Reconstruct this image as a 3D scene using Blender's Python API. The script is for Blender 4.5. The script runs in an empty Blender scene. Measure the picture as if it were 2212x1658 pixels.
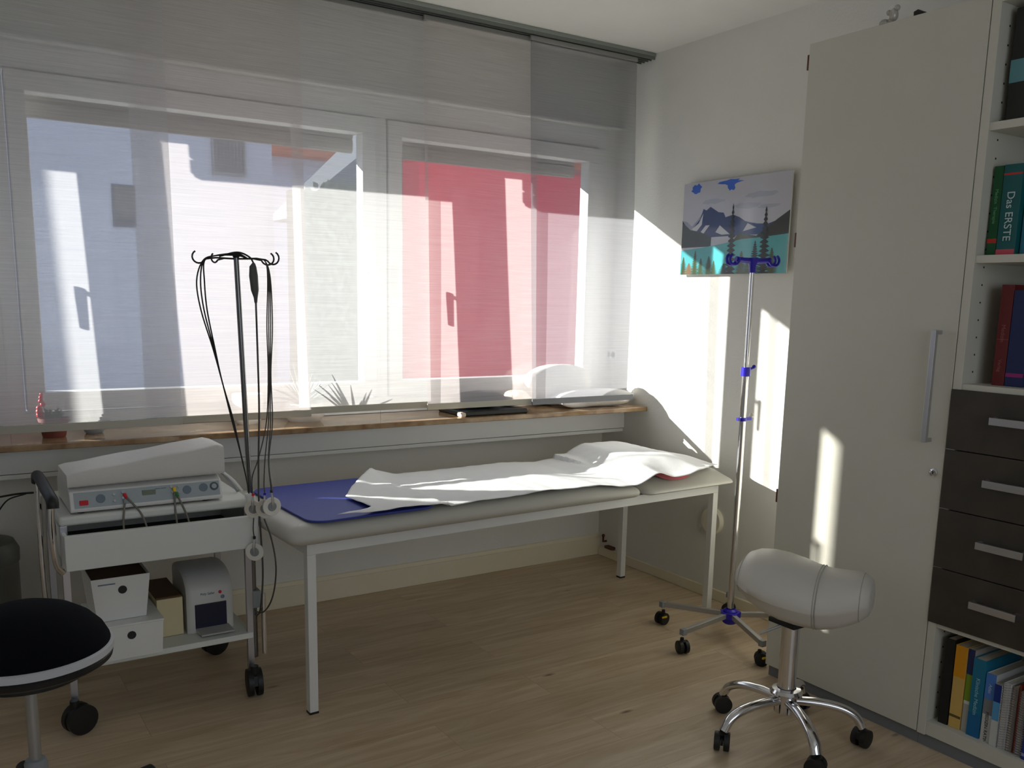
import bpy, bmesh, math, random
from mathutils import Vector, Matrix
random.seed(7)
S = bpy.context.scene
COL = S.collection
PI = math.pi

# ------------------------------------------------------------------ camera
F_PX, W_PX = 1940.14, 2212.0
yaw, pitch, roll = map(math.radians, (33.1208, 9.9321, -1.16417))
fw = Vector((math.sin(yaw)*math.cos(pitch), math.cos(yaw)*math.cos(pitch), -math.sin(pitch)))
rt = Vector((math.cos(yaw), -math.sin(yaw), 0)); dn = fw.cross(rt)
rt2 = rt*math.cos(roll) + dn*math.sin(roll); dn2 = -rt*math.sin(roll) + dn*math.cos(roll)
cam = bpy.data.objects.new('camera', bpy.data.cameras.new('camera')); COL.objects.link(cam)
cam.matrix_world = Matrix(((rt2.x, -dn2.x, -fw.x, -2.99227), (rt2.y, -dn2.y, -fw.y, -3.7113),
                           (rt2.z, -dn2.z, -fw.z, 1.35), (0, 0, 0, 1)))
cam.data.sensor_width = 36; cam.data.lens = F_PX/W_PX*36
cam.data.shift_y = 158.8/W_PX
cam.data.clip_start = .05
S.camera = cam

# ------------------------------------------------------------------ view, world, sun
S.view_settings.view_transform = 'Standard'; S.view_settings.look = 'None'
S.view_settings.gamma = 1; S.view_settings.exposure = 1.1
w = bpy.data.worlds.new('world'); S.world = w; w.use_nodes = True
bgn = w.node_tree.nodes['Background']
bgn.inputs['Color'].default_value = (.58, .74, 1, 1); bgn.inputs['Strength'].default_value = .56
SUN_DIR = Vector((1.40, -1, -.546)).normalized()
sl = bpy.data.lights.new('sun', 'SUN'); sl.energy = 10.5; sl.angle = math.radians(.6); sl.color = (1, .975, .93)
so = bpy.data.objects.new('sun', sl); COL.objects.link(so)
so.rotation_euler = SUN_DIR.to_track_quat('-Z', 'Y').to_euler()
so.location = (-8, 6, 6)
# added fill lamp behind the camera, set at an invented rear window
rl = bpy.data.lights.new('rear_fill_light', 'AREA'); rl.energy = 4; rl.shape = 'RECTANGLE'
rl.size = 2.4; rl.size_y = 1.3; rl.color = (1, .96, .88)
ro = bpy.data.objects.new('rear_fill_light', rl); COL.objects.link(ro)
ro.location = (-2.2, -5.25, 1.55); ro.rotation_euler = (math.radians(90), 0, 0)

# ------------------------------------------------------------------ materials
def lin(c):
    return tuple(((v/255)/12.92 if v/255 <= .04045 else ((v/255+.055)/1.055)**2.4) for v in c) + (1,)
MATS = {}
def mat(name, rgb, rough=.5, metal=0, bump=0, bscale=200, var=0, vscale=8, spec=.5, coat=0, sheen=0):
    if name in MATS: return MATS[name]
    m = bpy.data.materials.new(name); m.use_nodes = True; nt = m.node_tree
    b = nt.nodes['Principled BSDF']
    b.inputs['Base Color'].default_value = lin(rgb); b.inputs['Roughness'].default_value = rough
    b.inputs['Metallic'].default_value = metal; b.inputs['Specular IOR Level'].default_value = spec
    b.inputs['Coat Weight'].default_value = coat; b.inputs['Sheen Weight'].default_value = sheen
    tc = nt.nodes.new('ShaderNodeTexCoord')
    n = nt.nodes.new('ShaderNodeTexNoise'); n.inputs['Scale'].default_value = vscale; n.inputs['Detail'].default_value = 4
    nt.links.new(tc.outputs['Object'], n.inputs['Vector'])
    mx = nt.nodes.new('ShaderNodeMix'); mx.data_type = 'RGBA'
    c = lin(rgb); v = var if var else .03
    mx.inputs['A'].default_value = tuple(x*(1-v) for x in c[:3]) + (1,)
    mx.inputs['B'].default_value = tuple(min(1, x*(1+v)) for x in c[:3]) + (1,)
    nt.links.new(n.outputs['Fac'], mx.inputs['Factor']); nt.links.new(mx.outputs['Result'], b.inputs['Base Color'])
    if bump:
        n2 = nt.nodes.new('ShaderNodeTexNoise'); n2.inputs['Scale'].default_value = bscale; n2.inputs['Detail'].default_value = 3
        nt.links.new(tc.outputs['Object'], n2.inputs['Vector'])
        bp = nt.nodes.new('ShaderNodeBump'); bp.inputs['Strength'].default_value = bump; bp.inputs['Distance'].default_value = .004
        nt.links.new(n2.outputs['Fac'], bp.inputs['Height']); nt.links.new(bp.outputs['Normal'], b.inputs['Normal'])
    MATS[name] = m
    return m

M_wall = mat('wall_paint', (226, 224, 217), .9, bump=.25, bscale=90)
M_ceil = mat('ceiling_paint', (232, 230, 224), .9, bump=.1, bscale=60)
M_trim = mat('trim_white', (232, 222, 196), .5)
M_pvc = mat('window_plastic', (232, 232, 230), .35)
M_cab = mat('cabinet_laminate', (208, 205, 191), .42, bump=.05, bscale=300)
M_cabin = mat('cabinet_inside', (206, 202, 186), .6)
M_dark = mat('anthracite_laminate', (60, 54, 46), .5, var=.5, vscale=12, bump=.1, bscale=60)
M_plinth = mat('plinth_grey', (120, 122, 126), .5)
M_alu = mat('brushed_aluminium', (198, 198, 202), .35, 1)
M_chrome = mat('chrome', (225, 225, 228), .1, 1)
M_steel = mat('steel', (176, 176, 176), .45, .75)
M_black = mat('black_rubber', (22, 22, 22), .5)
M_blackfab = mat('black_fabric', (10, 12, 18), 1, bump=.3, bscale=400, spec=.15)
M_vinyl = mat('couch_vinyl', (192, 190, 180), .42, bump=.08, bscale=500)
M_vinyl2 = mat('stool_vinyl', (208, 203, 192), .48, bump=.1, bscale=600)
M_whitemetal = mat('white_powder_coat', (226, 226, 222), .4)
M_cartwhite = mat('cart_white', (224, 226, 220), .4)
M_paper = mat('paper', (238, 238, 238), .9, bump=.25, bscale=350)
M_mat = mat('blue_mat', (48, 62, 150), .6, bump=.2, bscale=200)
M_blue = mat('royal_blue_plastic', (38, 26, 175), .35)
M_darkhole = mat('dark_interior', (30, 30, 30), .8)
M_red = mat('red_plastic', (215, 25, 40), .4)
M_yel = mat('yellow_plastic', (235, 200, 20), .4)
M_green = mat('green_plastic', (40, 130, 50), .4)
M_cable = mat('grey_cable', (70, 68, 64), .5)
M_blkcable = mat('black_cable', (24, 24, 24), .5)
M_pink = mat('rose_cushion', (216, 120, 125), .9)
M_terra = mat('terracotta', (120, 60, 48), .7)
M_leaf = mat('leaf', (78, 98, 66), .6, var=.3)
M_gold = mat('brown_hinge', (92, 48, 34), .5)
M_gray = mat('mid_grey', (140, 145, 148), .5)
M_panelgrey = mat('device_panel', (168, 178, 182), .5)
M_dial = mat('dial_blue_grey', (112, 126, 138), .5)
M_navy = mat('navy_plastic', (14, 16, 48), .3)
M_cream = mat('cream_card', (222, 208, 165), .8)
M_kraft = mat('brown_card', (98, 72, 44), .85)
M_white = mat('white_plastic', (232, 232, 228), .4)
M_towel = mat('towel', (238, 236, 232), 1, bump=.8, bscale=300)
M_beige = mat('beige_cloth', (214, 196, 180), .95, bump=.4, bscale=120)
M_electrode = mat('electrode_foam', (225, 222, 212), .7)

def shelled(name, nodes):
    m = bpy.data.materials.new(name); m.use_nodes = True; nt = m.node_tree
    for n in list(nt.nodes): nt.nodes.remove(n)
    out = nt.nodes.new('ShaderNodeOutputMaterial'); nodes(nt, out); MATS[name] = m
    return m

def curtain_mat(name, rgb, tmin, tmax, trl):
    def f(nt, out):
        L = nt.links.new
        tc = nt.nodes.new('ShaderNodeTexCoord')
        mp = nt.nodes.new('ShaderNodeMapping'); mp.inputs['Scale'].default_value = (4, 4, 520)
        L(tc.outputs['Object'], mp.inputs['Vector'])
        n = nt.nodes.new('ShaderNodeTexNoise'); n.inputs['Scale'].default_value = 1; n.inputs['Detail'].default_value = 5; n.inputs['Roughness'].default_value = .7
        L(mp.outputs['Vector'], n.inputs['Vector'])
        mr = nt.nodes.new('ShaderNodeMapRange'); mr.inputs['From Min'].default_value = .35; mr.inputs['From Max'].default_value = .65
        mr.inputs['To Min'].default_value = tmin; mr.inputs['To Max'].default_value = tmax
        L(n.outputs['Fac'], mr.inputs['Value'])
        tr = nt.nodes.new('ShaderNodeBsdfTransparent')
        tl = nt.nodes.new('ShaderNodeBsdfTranslucent'); tl.inputs['Color'].default_value = lin(rgb)
        df = nt.nodes.new('ShaderNodeBsdfDiffuse'); df.inputs['Color'].default_value = lin(rgb)
        m1 = nt.nodes.new('ShaderNodeMixShader'); m1.inputs[0].default_value = trl
        L(df.outputs[0], m1.inputs[1]); L(tl.outputs[0], m1.inputs[2])
        m2 = nt.nodes.new('ShaderNodeMixShader'); L(mr.outputs['Result'], m2.inputs[0])
        L(m1.outputs[0], m2.inputs[1]); L(tr.outputs[0], m2.inputs[2]); L(m2.outputs[0], out.inputs['Surface'])
    return shelled(name, f)
M_sheer = curtain_mat('sheer_white', (210, 209, 208), .38, .54, .50)
M_sheerbounce = curtain_mat('sheer_red_bounce', (213, 205, 203), .38, .54, .50)  # white fabric with the pink bounce of the red wall tinted in
M_sheergrey = curtain_mat('sheer_grey', (158, 158, 163), .34, .47, .5)
M_bar = mat('curtain_bar', (176, 172, 158), .6)
M_bargrey = mat('curtain_bar_grey', (112, 115, 119), .5)

def glassf(nt, out):
    L = nt.links.new
    tr = nt.nodes.new('ShaderNodeBsdfTransparent'); tr.inputs['Color'].default_value = (.97, .98, .975, 1)
    gl = nt.nodes.new('ShaderNodeBsdfGlossy'); gl.inputs['Roughness'].default_value = .02
    m = nt.nodes.new('ShaderNodeMixShader'); m.inputs[0].default_value = .04; L(tr.outputs[0], m.inputs[1]); L(gl.outputs[0], m.inputs[2])
    L(m.outputs[0], out.inputs['Surface'])
M_glass = shelled('window_glass', glassf)

def plasticglass(nt, out):
    L = nt.links.new
    tr = nt.nodes.new('ShaderNodeBsdfTransparent'); tr.inputs['Color'].default_value = (.9, .88, .84, 1)
    gl = nt.nodes.new('ShaderNodeBsdfGlossy'); gl.inputs['Roughness'].default_value = .15
    df = nt.nodes.new('ShaderNodeBsdfDiffuse'); df.inputs['Color'].default_value = (.6, .58, .54, 1)
    a = nt.nodes.new('ShaderNodeMixShader'); a.inputs[0].default_value = .4; L(tr.outputs[0], a.inputs[1]); L(df.outputs[0], a.inputs[2])
    m = nt.nodes.new('ShaderNodeMixShader'); m.inputs[0].default_value = .15; L(a.outputs[0], m.inputs[1]); L(gl.outputs[0], m.inputs[2])
    L(m.outputs[0], out.inputs['Surface'])
M_clear = shelled('clear_plastic', plasticglass)

def floor_mat():
    m = bpy.data.materials.new('oak_planks'); m.use_nodes = True; nt = m.node_tree; L = nt.links.new
    b = nt.nodes['Principled BSDF']; b.inputs['Roughness'].default_value = .42
    tc = nt.nodes.new('ShaderNodeTexCoord')
    br = nt.nodes.new('ShaderNodeTexBrick'); br.offset = .37; br.inputs['Scale'].default_value = 1
    br.inputs['Brick Width'].default_value = 1.25; br.inputs['Row Height'].default_value = .19
    br.inputs['Mortar Size'].default_value = .0012; br.inputs['Mortar Smooth'].default_value = .3
    br.inputs['Color1'].default_value = (.0, .0, .0, 1); br.inputs['Color2'].default_value = (1, 1, 1, 1); br.inputs['Mortar'].default_value = (.5, .5, .5, 1)
    L(tc.outputs['Object'], br.inputs['Vector'])
    mp = nt.nodes.new('ShaderNodeMapping'); mp.inputs['Scale'].default_value = (1.3, 12, 1); L(tc.outputs['Object'], mp.inputs['Vector'])
    ad = nt.nodes.new('ShaderNodeVectorMath'); ad.operation = 'ADD'
    sc = nt.nodes.new('ShaderNodeVectorMath'); sc.operation = 'SCALE'; sc.inputs['Scale'].default_value = 7
    L(br.outputs['Color'], sc.inputs[0]); L(mp.outputs[0], ad.inputs[0]); L(sc.outputs[0], ad.inputs[1])
    n = nt.nodes.new('ShaderNodeTexNoise'); n.inputs['Scale'].default_value = 1.6; n.inputs['Detail'].default_value = 8; n.inputs['Roughness'].default_value = .6; n.inputs['Distortion'].default_value = 1.1
    L(ad.outputs[0], n.inputs['Vector'])
    cr = nt.nodes.new('ShaderNodeValToRGB'); e = cr.color_ramp.elements
    e[0].position = .25; e[0].color = lin((176, 150, 116)); e[1].position = .8; e[1].color = lin((220, 202, 174))
    L(n.outputs['Fac'], cr.inputs[0])
    # knots
    mp2 = nt.nodes.new('ShaderNodeMapping'); mp2.inputs['Scale'].default_value = (1.6, 5, 1); L(tc.outputs['Object'], mp2.inputs['Vector'])
    vo = nt.nodes.new('ShaderNodeTexVoronoi'); vo.inputs['Scale'].default_value = 1.1; L(mp2.outputs[0], vo.inputs['Vector'])
    kr = nt.nodes.new('ShaderNodeMapRange'); kr.inputs['From Min'].default_value = .01; kr.inputs['From Max'].default_value = .06; L(vo.outputs['Distance'], kr.inputs['Value'])
    mk = nt.nodes.new('ShaderNodeMix'); mk.data_type = 'RGBA'; mk.inputs['A'].default_value = lin((112, 84, 58))
    L(kr.outputs['Result'], mk.inputs['Factor']); L(cr.outputs[0], mk.inputs['B'])
    hs = nt.nodes.new('ShaderNodeHueSaturation'); vr = nt.nodes.new('ShaderNodeMapRange')
    vr.inputs['To Min'].default_value = .9; vr.inputs['To Max'].default_value = 1.06
    L(br.outputs['Color'], vr.inputs['Value']); L(vr.outputs[0], hs.inputs['Value']); L(mk.outputs['Result'], hs.inputs['Color'])
    mm = nt.nodes.new('ShaderNodeMix'); mm.data_type = 'RGBA'; mm.inputs['B'].default_value = lin((172, 150, 120))
    L(br.outputs['Fac'], mm.inputs['Factor']); L(hs.outputs[0], mm.inputs['A']); L(mm.outputs['Result'], b.inputs['Base Color'])
    MATS['oak'] = m
    return m
M_floor = floor_mat()

def stone():
    m = bpy.data.materials.new('sill_stone'); m.use_nodes = True; nt = m.node_tree; L = nt.links.new
    b = nt.nodes['Principled BSDF']; b.inputs['Roughness'].default_value = .12
    tc = nt.nodes.new('ShaderNodeTexCoord'); n = nt.nodes.new('ShaderNodeTexNoise'); n.inputs['Scale'].default_value = 14; n.inputs['Detail'].default_value = 8
    L(tc.outputs['Object'], n.inputs['Vector'])
    cr = nt.nodes.new('ShaderNodeValToRGB'); e = cr.color_ramp.elements
    e[0].position = .35; e[0].color = lin((128, 96, 66)); e[1].position = .7; e[1].color = lin((172, 146, 112))
    L(n.outputs['Fac'], cr.inputs[0]); L(cr.outputs[0], b.inputs['Base Color'])
    return m
M_stone = stone()

# ------------------------------------------------------------------ mesh helpers
class MB:
    def __init__(s): s.bm = bmesh.new(); s.mi = 0
    def _tag(s, faces, smooth=False):
        for f in faces: f.material_index = s.mi; f.smooth = smooth
    def box(s, x0, x1, y0, y1, z0, z1):
        v = [s.bm.verts.new(p) for p in ((x0,y0,z0),(x1,y0,z0),(x1,y1,z0),(x0,y1,z0),(x0,y0,z1),(x1,y0,z1),(x1,y1,z1),(x0,y1,z1))]
        s._tag([s.bm.faces.new([v[i] for i in q]) for q in ((3,2,1,0),(4,5,6,7),(0,1,5,4),(1,2,6,5),(2,3,7,6),(3,0,4,7))])
        return s
    def hexa(s, b, t):
        v = [s.bm.verts.new(p) for p in list(b)+list(t)]
        s._tag([s.bm.faces.new([v[i] for i in q]) for q in ((3,2,1,0),(4,5,6,7),(0,1,5,4),(1,2,6,5),(2,3,7,6),(3,0,4,7))])
        return s
    def rings(s, rs, cap=True, smooth=True, closed=True):
        R = [[s.bm.verts.new(p) for p in r] for r in rs]; n = len(R[0]); fs = []
        for a, b in zip(R, R[1:]):
            for i in range(n if closed else n-1):
                j = (i+1) % n; fs.append(s.bm.faces.new((a[i], a[j], b[j], b[i])))
        if cap and closed: fs += [s.bm.faces.new(R[0][::-1]), s.bm.faces.new(R[-1])]
        s._tag(fs, smooth); return s
    def tube(s, pts, r, seg=10, flat=None):
        P = [Vector(p) for p in pts]; rs = []; up = None
        rad = r if isinstance(r, (list, tuple)) else [r]*len(P)
        for i, p in enumerate(P):
            t = ((P[min(i+1, len(P)-1)]-P[max(i-1, 0)])).normalized()
            if up is None:
                up = Vector((0, 0, 1)) if abs(t.z) < .9 else Vector((0, 1, 0))
            a = up - t*up.dot(t)
            if a.length < 1e-6: a = t.orthogonal()
            a.normalize(); b = t.cross(a); up = a
            k = flat or 1
            rs.append([p + a*(rad[i]*k*math.cos(2*PI*j/seg)) + b*(rad[i]*math.sin(2*PI*j/seg)) for j in range(seg)])
        return s.rings(rs)
    def cyl(s, p0, p1, r, seg=24, r1=None): return s.tube([p0, p1], [r, r if r1 is None else r1], seg)
    def lathe(s, c, prof, seg=32, axis='Z'):
        c = Vector(c); rs = []
        for r, z in prof:
            ring = []
            for j in range(seg):
                a = 2*PI*j/seg; u, v = max(r, 1e-4)*math.cos(a), max(r, 1e-4)*math.sin(a)
                ring.append(c + (Vector((u, v, z)) if axis == 'Z' else Vector((u, -z, v)) if axis == 'Y' else Vector((-z, u, v))))
            rs.append(ring)
        return s.rings(rs)
    def prism(s, poly, vec, smooth=False):
        vec = Vector(vec); a = [s.bm.verts.new(p) for p in poly]; b = [s.bm.verts.new(Vector(p)+vec) for p in poly]; n = len(a)
        fs = [s.bm.faces.new(a[::-1]), s.bm.faces.new(b)]
        s._tag(fs); s._tag([s.bm.faces.new((a[i], a[(i+1)%n], b[(i+1)%n], b[i])) for i in range(n)], smooth); return s
    def grid(s, f, nu, nv, smooth=True):
        V = [[s.bm.verts.new(f(i/nu, j/nv)) for j in range(nv+1)] for i in range(nu+1)]
        s._tag([s.bm.faces.new((V[i][j], V[i+1][j], V[i+1][j+1], V[i][j+1])) for i in range(nu) for j in range(nv)], smooth); return s
    def ball(s, c, r, seg=16, n=10):
        rx, ry, rz = (r, r, r) if not isinstance(r, (tuple, list)) else r; c = Vector(c)
        rs = []
        for i in range(n+1):
            t = PI*i/n; q = max(math.sin(t), .01)
            rs.append([c + Vector((rx*q*math.cos(2*PI*j/seg), ry*q*math.sin(2*PI*j/seg), -rz*math.cos(t))) for j in range(seg)])
        return s.rings(rs)
    def build(s, name, mats, parent=None, bevel=0, label=None, world=False, segs=2, solid=0, subsurf=0, sharp=35):
        bmesh.ops.recalc_face_normals(s.bm, faces=s.bm.faces)
        me = bpy.data.meshes.new(name); s.bm.to_mesh(me); s.bm.free()
        for m in (mats if isinstance(mats, (list, tuple)) else [mats]): me.materials.append(m)
        if any(p.use_smooth for p in me.polygons): me.set_sharp_from_angle(angle=math.radians(sharp))
        o = bpy.data.objects.new(name, me); COL.objects.link(o)
        if parent:
            o.parent = parent
            if world: o.matrix_parent_inverse = parent_world(parent).inverted()
        if solid:
            md = o.modifiers.new('solid', 'SOLIDIFY'); md.thickness = solid; md.offset = 0
        if bevel:
            md = o.modifiers.new('bevel', 'BEVEL'); md.width = bevel; md.segments = segs; md.limit_method = 'ANGLE'; md.angle_limit = math.radians(40)
            for p in me.polygons: p.use_smooth = True
            me.set_sharp_from_angle(angle=math.radians(50)); md.harden_normals = True
        if subsurf:
            md = o.modifiers.new('sub', 'SUBSURF'); md.levels = md.render_levels = subsurf
        if label: o['label'] = label
        return o
def parent_world(p):
    m = p.matrix_basis.copy()
    q = p.parent
    if q: m = parent_world(q) @ p.matrix_parent_inverse @ m
    return m
def tag(o, label, cat, group=None, kind=None):
    o['label'] = label; o['category'] = cat
    if group: o['group'] = group
    if kind: o['kind'] = kind
    return o
def thing(name, label, cat, loc=(0, 0, 0), rz=0, group=None):
    o = bpy.data.objects.new(name, None); COL.objects.link(o); o.empty_display_size = .05
    o.location = loc; o.rotation_euler = (0, 0, rz); return tag(o, label, cat, group)
def struct(o): o['kind'] = 'structure'; return o
def dup(o, parent=None):
    c = o.copy(); COL.objects.link(c)
    if parent: c.parent = parent
    for ch in [x for x in bpy.data.objects if x.parent == o]: dup(ch, c)
    return c
def text_mesh(body, size, loc, right, up, material, parent, name='lettering', depth=.0008, world=True):
    cu = bpy.data.curves.new(name, 'FONT'); cu.body = body; cu.size = size; cu.extrude = depth/2
    cu.align_x = 'CENTER'; cu.align_y = 'CENTER'
    t = bpy.data.objects.new(name, cu); COL.objects.link(t)
    dg = bpy.context.evaluated_depsgraph_get(); me = bpy.data.meshes.new_from_object(t.evaluated_get(dg))
    COL.objects.unlink(t); bpy.data.objects.remove(t)
    r = Vector(right).normalized(); u = Vector(up).normalized(); n = r.cross(u)
    mm = Matrix(((r.x, u.x, n.x, loc[0]), (r.y, u.y, n.y, loc[1]), (r.z, u.z, n.z, loc[2]), (0, 0, 0, 1)))
    me.transform(mm); me.materials.clear(); me.materials.append(material)
    o = bpy.data.objects.new(name, me); COL.objects.link(o)
    o.parent = parent
    if world: o.matrix_parent_inverse = parent_world(parent).inverted()
    return o
def catmull(P, n=6):
    P = [Vector(p) for p in P]; Q = [P[0]*2-P[1]] + P + [P[-1]*2-P[-2]]; out = []
    for i in range(1, len(Q)-2):
        for k in range(n):
            t = k/n; a, b, c, d = Q[i-1:i+3]
            out.append(.5*((2*b)+(-a+c)*t+(2*a-5*b+4*c-d)*t*t+(-a+3*b-3*c+d)*t**3))
    return out + [P[-1]]
def sstep(a, b, x):
    t = max(0, min(1, (x-a)/(b-a))); return t*t*(3-2*t)
exec_order = []

# ================================================================== ROOM
H = 2.507; XL = -4.25; YF = -5.3
struct(MB().box(XL-.15, .15, YF-.15, .02, -.12, 0).build('floor', M_floor))
struct(MB().box(XL-.15, .15, YF-.15, .3, H, H+.2).build('ceiling', M_ceil))
struct(MB().box(0, .15, YF, .056, 0, H).build('wall_right', M_wall))
struct(MB().box(XL-.15, XL, YF, .3, 0, H).build('wall_left', M_wall))
# wall behind the camera, with a wide opening added to let in fill light
b = MB()
b.box(XL, 0, YF-.15, YF, 0, .85).box(XL, 0, YF-.15, YF, 2.25, H).box(XL, -3.5, YF-.15, YF, .85, 2.25).box(-.9, 0, YF-.15, YF, .85, 2.25)
struct(b.build('wall_front', M_wall))
# window wall: below the sill, lintel, and at the sides of the opening
b = MB()
b.box(XL, 0, 0, .28, 0, .84).box(XL, 0, -.04, .28, 2.185, H).box(-.072, 0, -.04, .055, .84, 2.185)
struct(b.build('wall_back', M_wall))
struct(MB().box(XL, -.001, -.082, -.038, 2.188, 2.2).build('trim_1', M_pvc, bevel=.002))
# baseboards
b = MB().box(XL, 0, -.02, 0, 0, .095).prism([(XL, 0, .095), (XL, -.02, .095), (XL, -.010, .112), (XL, 0, .114)], (4.25, 0, 0))
struct(b.build('baseboard_back', M_trim, bevel=.003))
struct(MB().box(-.014, 0, -1.58, -.02, 0, .05).build('baseboard_right', M_trim, bevel=.003))
struct(MB().box(XL, XL+.014, YF, -.02, 0, .05).build('baseboard_left', M_trim, bevel=.003))
# casing under the sill
b = MB().box(XL, -.002, -.18, 0, .715, .818).box(XL, -.002, -.172, 0, .695, .712)
struct(b.build('trim_2', M_whitemetal, bevel=.002))
# sill
struct(MB().box(XL, -.004, -.355, -.045, .82, .842).build('trim_3', M_stone, bevel=.004, label='brown polished stone window sill'))

# ---- windows
def sash_window(idx, x0, x1, g0, g1, hx, zb=.912, zt=2.10, gzb=.985, gzt=2.026):
    """frame between x0..x1, sash, glazing g0..g1"""
    fr = MB()
    s0, s1 = g0-.068, g1+.068
    for a, c_, d, e in ((x0, x1, .842, zb), (x0, x1, zt, 2.186), (x0, s0, zb, zt), (s1, x1, zb, zt)):
        fr.box(a, c_, -.042, .05, d, e)
    f = struct(fr.build('window_%d' % idx, M_pvc, bevel=.003))
    b = MB(); a0, a1 = s0+.005, s1-.005
    for a, c_, d, e in ((a0, a1, zb+.006, gzb), (a0, a1, gzt, zt-.006), (a0, g0, gzb, gzt), (g1, a1, gzb, gzt)):
        b.box(a, c_, -.055, .015, d, e)
    b.build('window_sash', M_pvc, f, bevel=.004)
    MB().box(g0, g1, -.022, -.018, gzb, gzt).build('window_pane', M_glass, f)
    b = MB(); b.box(g0-.02, g1+.02, .10, .12, 1.966, 2.186)
    for k in range(4): b.box(g0-.02, g1+.02, .092, .10, 1.974+k*.052, 2.02+k*.052)
    b.build('roller_shutter', mat('shutter_grey', (150, 146, 138), .6), f, bevel=.002)
    if hx is not None:
        h = MB(); h.box(hx-.015, hx+.015, -.066, -.055, 1.40, 1.49); h.cyl((hx, -.055, 1.465), (hx, -.098, 1.465), .008, 12)
        h.tube([(hx, -.1, 1.475), (hx, -.1, 1.45), (hx, -.1, 1.34)], [.011, .011, .009], 10)
        h.build('window_handle', M_white, f, bevel=.001)
    return f
sash_window(1, -2.76, -1.306, -2.638, -1.388, -1.352)
sash_window(2, -1.306, -.073, -1.203, -.188, -1.242)
sash_window(3, -4.20, -2.76, -4.1, -2.868, -2.83)
struct(MB().box(XL, -4.20, -.04, .28, .842, 2.186).build('trim_4', M_wall))
# outer sill ledge
struct(MB().box(XL, 0, .05, .34, .80, .842).build('trim_5', mat('sheet_metal', (170, 172, 176), .4, .6)))

# ================================================================== OUTSIDE
gr = MB().box(-16, 14, .3, 16, -.5, -.35).build('ground', mat('paving', (150, 150, 146), .9, bump=.3, bscale=30)); struct(gr)
M_fac = mat('render_wall', (184, 187, 202), .9, bump=.3, bscale=60)
nb = thing('neighbour_house', 'pale rendered house wall with a dark window, seen through the left window pane', 'building', (-2, 4, -.35))
MB().box(-4.6, -.43, 4, 7, -.35, 3.6).build('wall', M_fac, nb, world=True)
g = MB().box(-.93, -.66, 3.96, 4, 2.31, 2.85)
fr_ = g.build('vent_grille', M_gray, nb, world=True)
g = MB()
for k in range(9): g.box(-.915+k*.028, -.902+k*.028, 3.945, 3.96, 2.33, 2.83)
g.build('louvre', mat('louvre_grey', (96, 98, 104), .6), fr_, world=True)
wf = MB().box(-1.70, -1.53, 3.985, 4, 1.85, 2.17).build('window', mat('house_window_frame', (86, 90, 104), .5), nb, world=True)
MB().box(-1.685, -1.545, 3.98, 3.985, 1.865, 2.155).build('pane', mat('dark_pane', (52, 56, 70), .15), wf, world=True)
rw = thing('red_wall', 'bright red rendered wall filling the right window pane', 'wall', (1.8, 3, -.35))
MB().box(.44, 3.4, 3.0, 3.3, -.35, 2.462).build('panel', mat('red_render', (250, 62, 84), .8), rw, world=True)
MB().box(.43, 3.42, 2.98, 3.32, 2.462, 2.50).build('coping', mat('coping', (170, 72, 74), .7), rw, world=True)
# tiled roof house further away
rh = thing('red_roofed_house', 'house with orange tiled roof seen at the top of the left window', 'building', (2.5, 11, -.35))
MB().box(.9, 8, 11, 14, -.35, 3.9).build('wall', M_fac, rh, world=True)
rr = MB().prism([(.4, 10.6, 3.55), (.4, 12.5, 5.2), (.4, 14.4, 3.55)], (8, 0, 0)).build('roof', mat('roof_tile', (196, 98, 56), .8, var=.3, vscale=6, bump=.6, bscale=20), rh, world=True)
gl_ = thing('glass_canopy', 'grey sloping canopy in front of the tiled roof', 'canopy', (1, 5, -.35))
MB().hexa([(.5, 5, 2.2), (1.6, 5, 2.2), (1.6, 7, 2.2), (.5, 7, 2.2)], [(.55, 5, 2.28), (1.6, 5, 3.3), (1.6, 7, 3.3), (.55, 7, 2.28)]).build('roof', mat('canopy_dark', (82, 86, 92), .5), gl_, world=True)
MB().box(.5, .58, 5, 5.08, -.35, 2.2).box(1.52, 1.6, 5, 5.08, -.35, 2.2).build('post', M_gray, gl_, world=True)
# ivy hedge as stuff: leaves over a core
hb = MB()
for k in range(2600):
    x = random.uniform(-.42, .46); z = random.uniform(-.35, 2.3 - .25*abs(x)) ; y = 3.55+random.uniform(-.14, .14)
    r = random.uniform(.02, .045); a = random.uniform(0, 2*PI); t = random.uniform(-.6, .6)
    u = Vector((math.cos(a), t, math.sin(a)))*r; v = Vector((-math.sin(a), t*.5, math.cos(a)))*r*.7; c = Vector((x, y, z))
    vs = [hb.bm.verts.new(c+u), hb.bm.verts.new(c+v), hb.bm.verts.new(c-u), hb.bm.verts.new(c-v)]
    hb.bm.faces.new(vs)
hb.box(-.40, .44, 3.6, 3.75, -.35, 2.2)
hg = hb.build('ivy_hedge', mat('ivy', (120, 128, 112), .7, var=.5, vscale=20))
tag(hg, 'ivy covered hedge between the pale house and the red wall', 'hedge', kind='stuff')
# unseen wing wall, added to keep the sun off most of the leftmost window
ww = MB().box(-4.75, -4.6, .3, 1.125, -.35, 3.4).build('wall_sun_blocker', M_fac); struct(ww)

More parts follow.
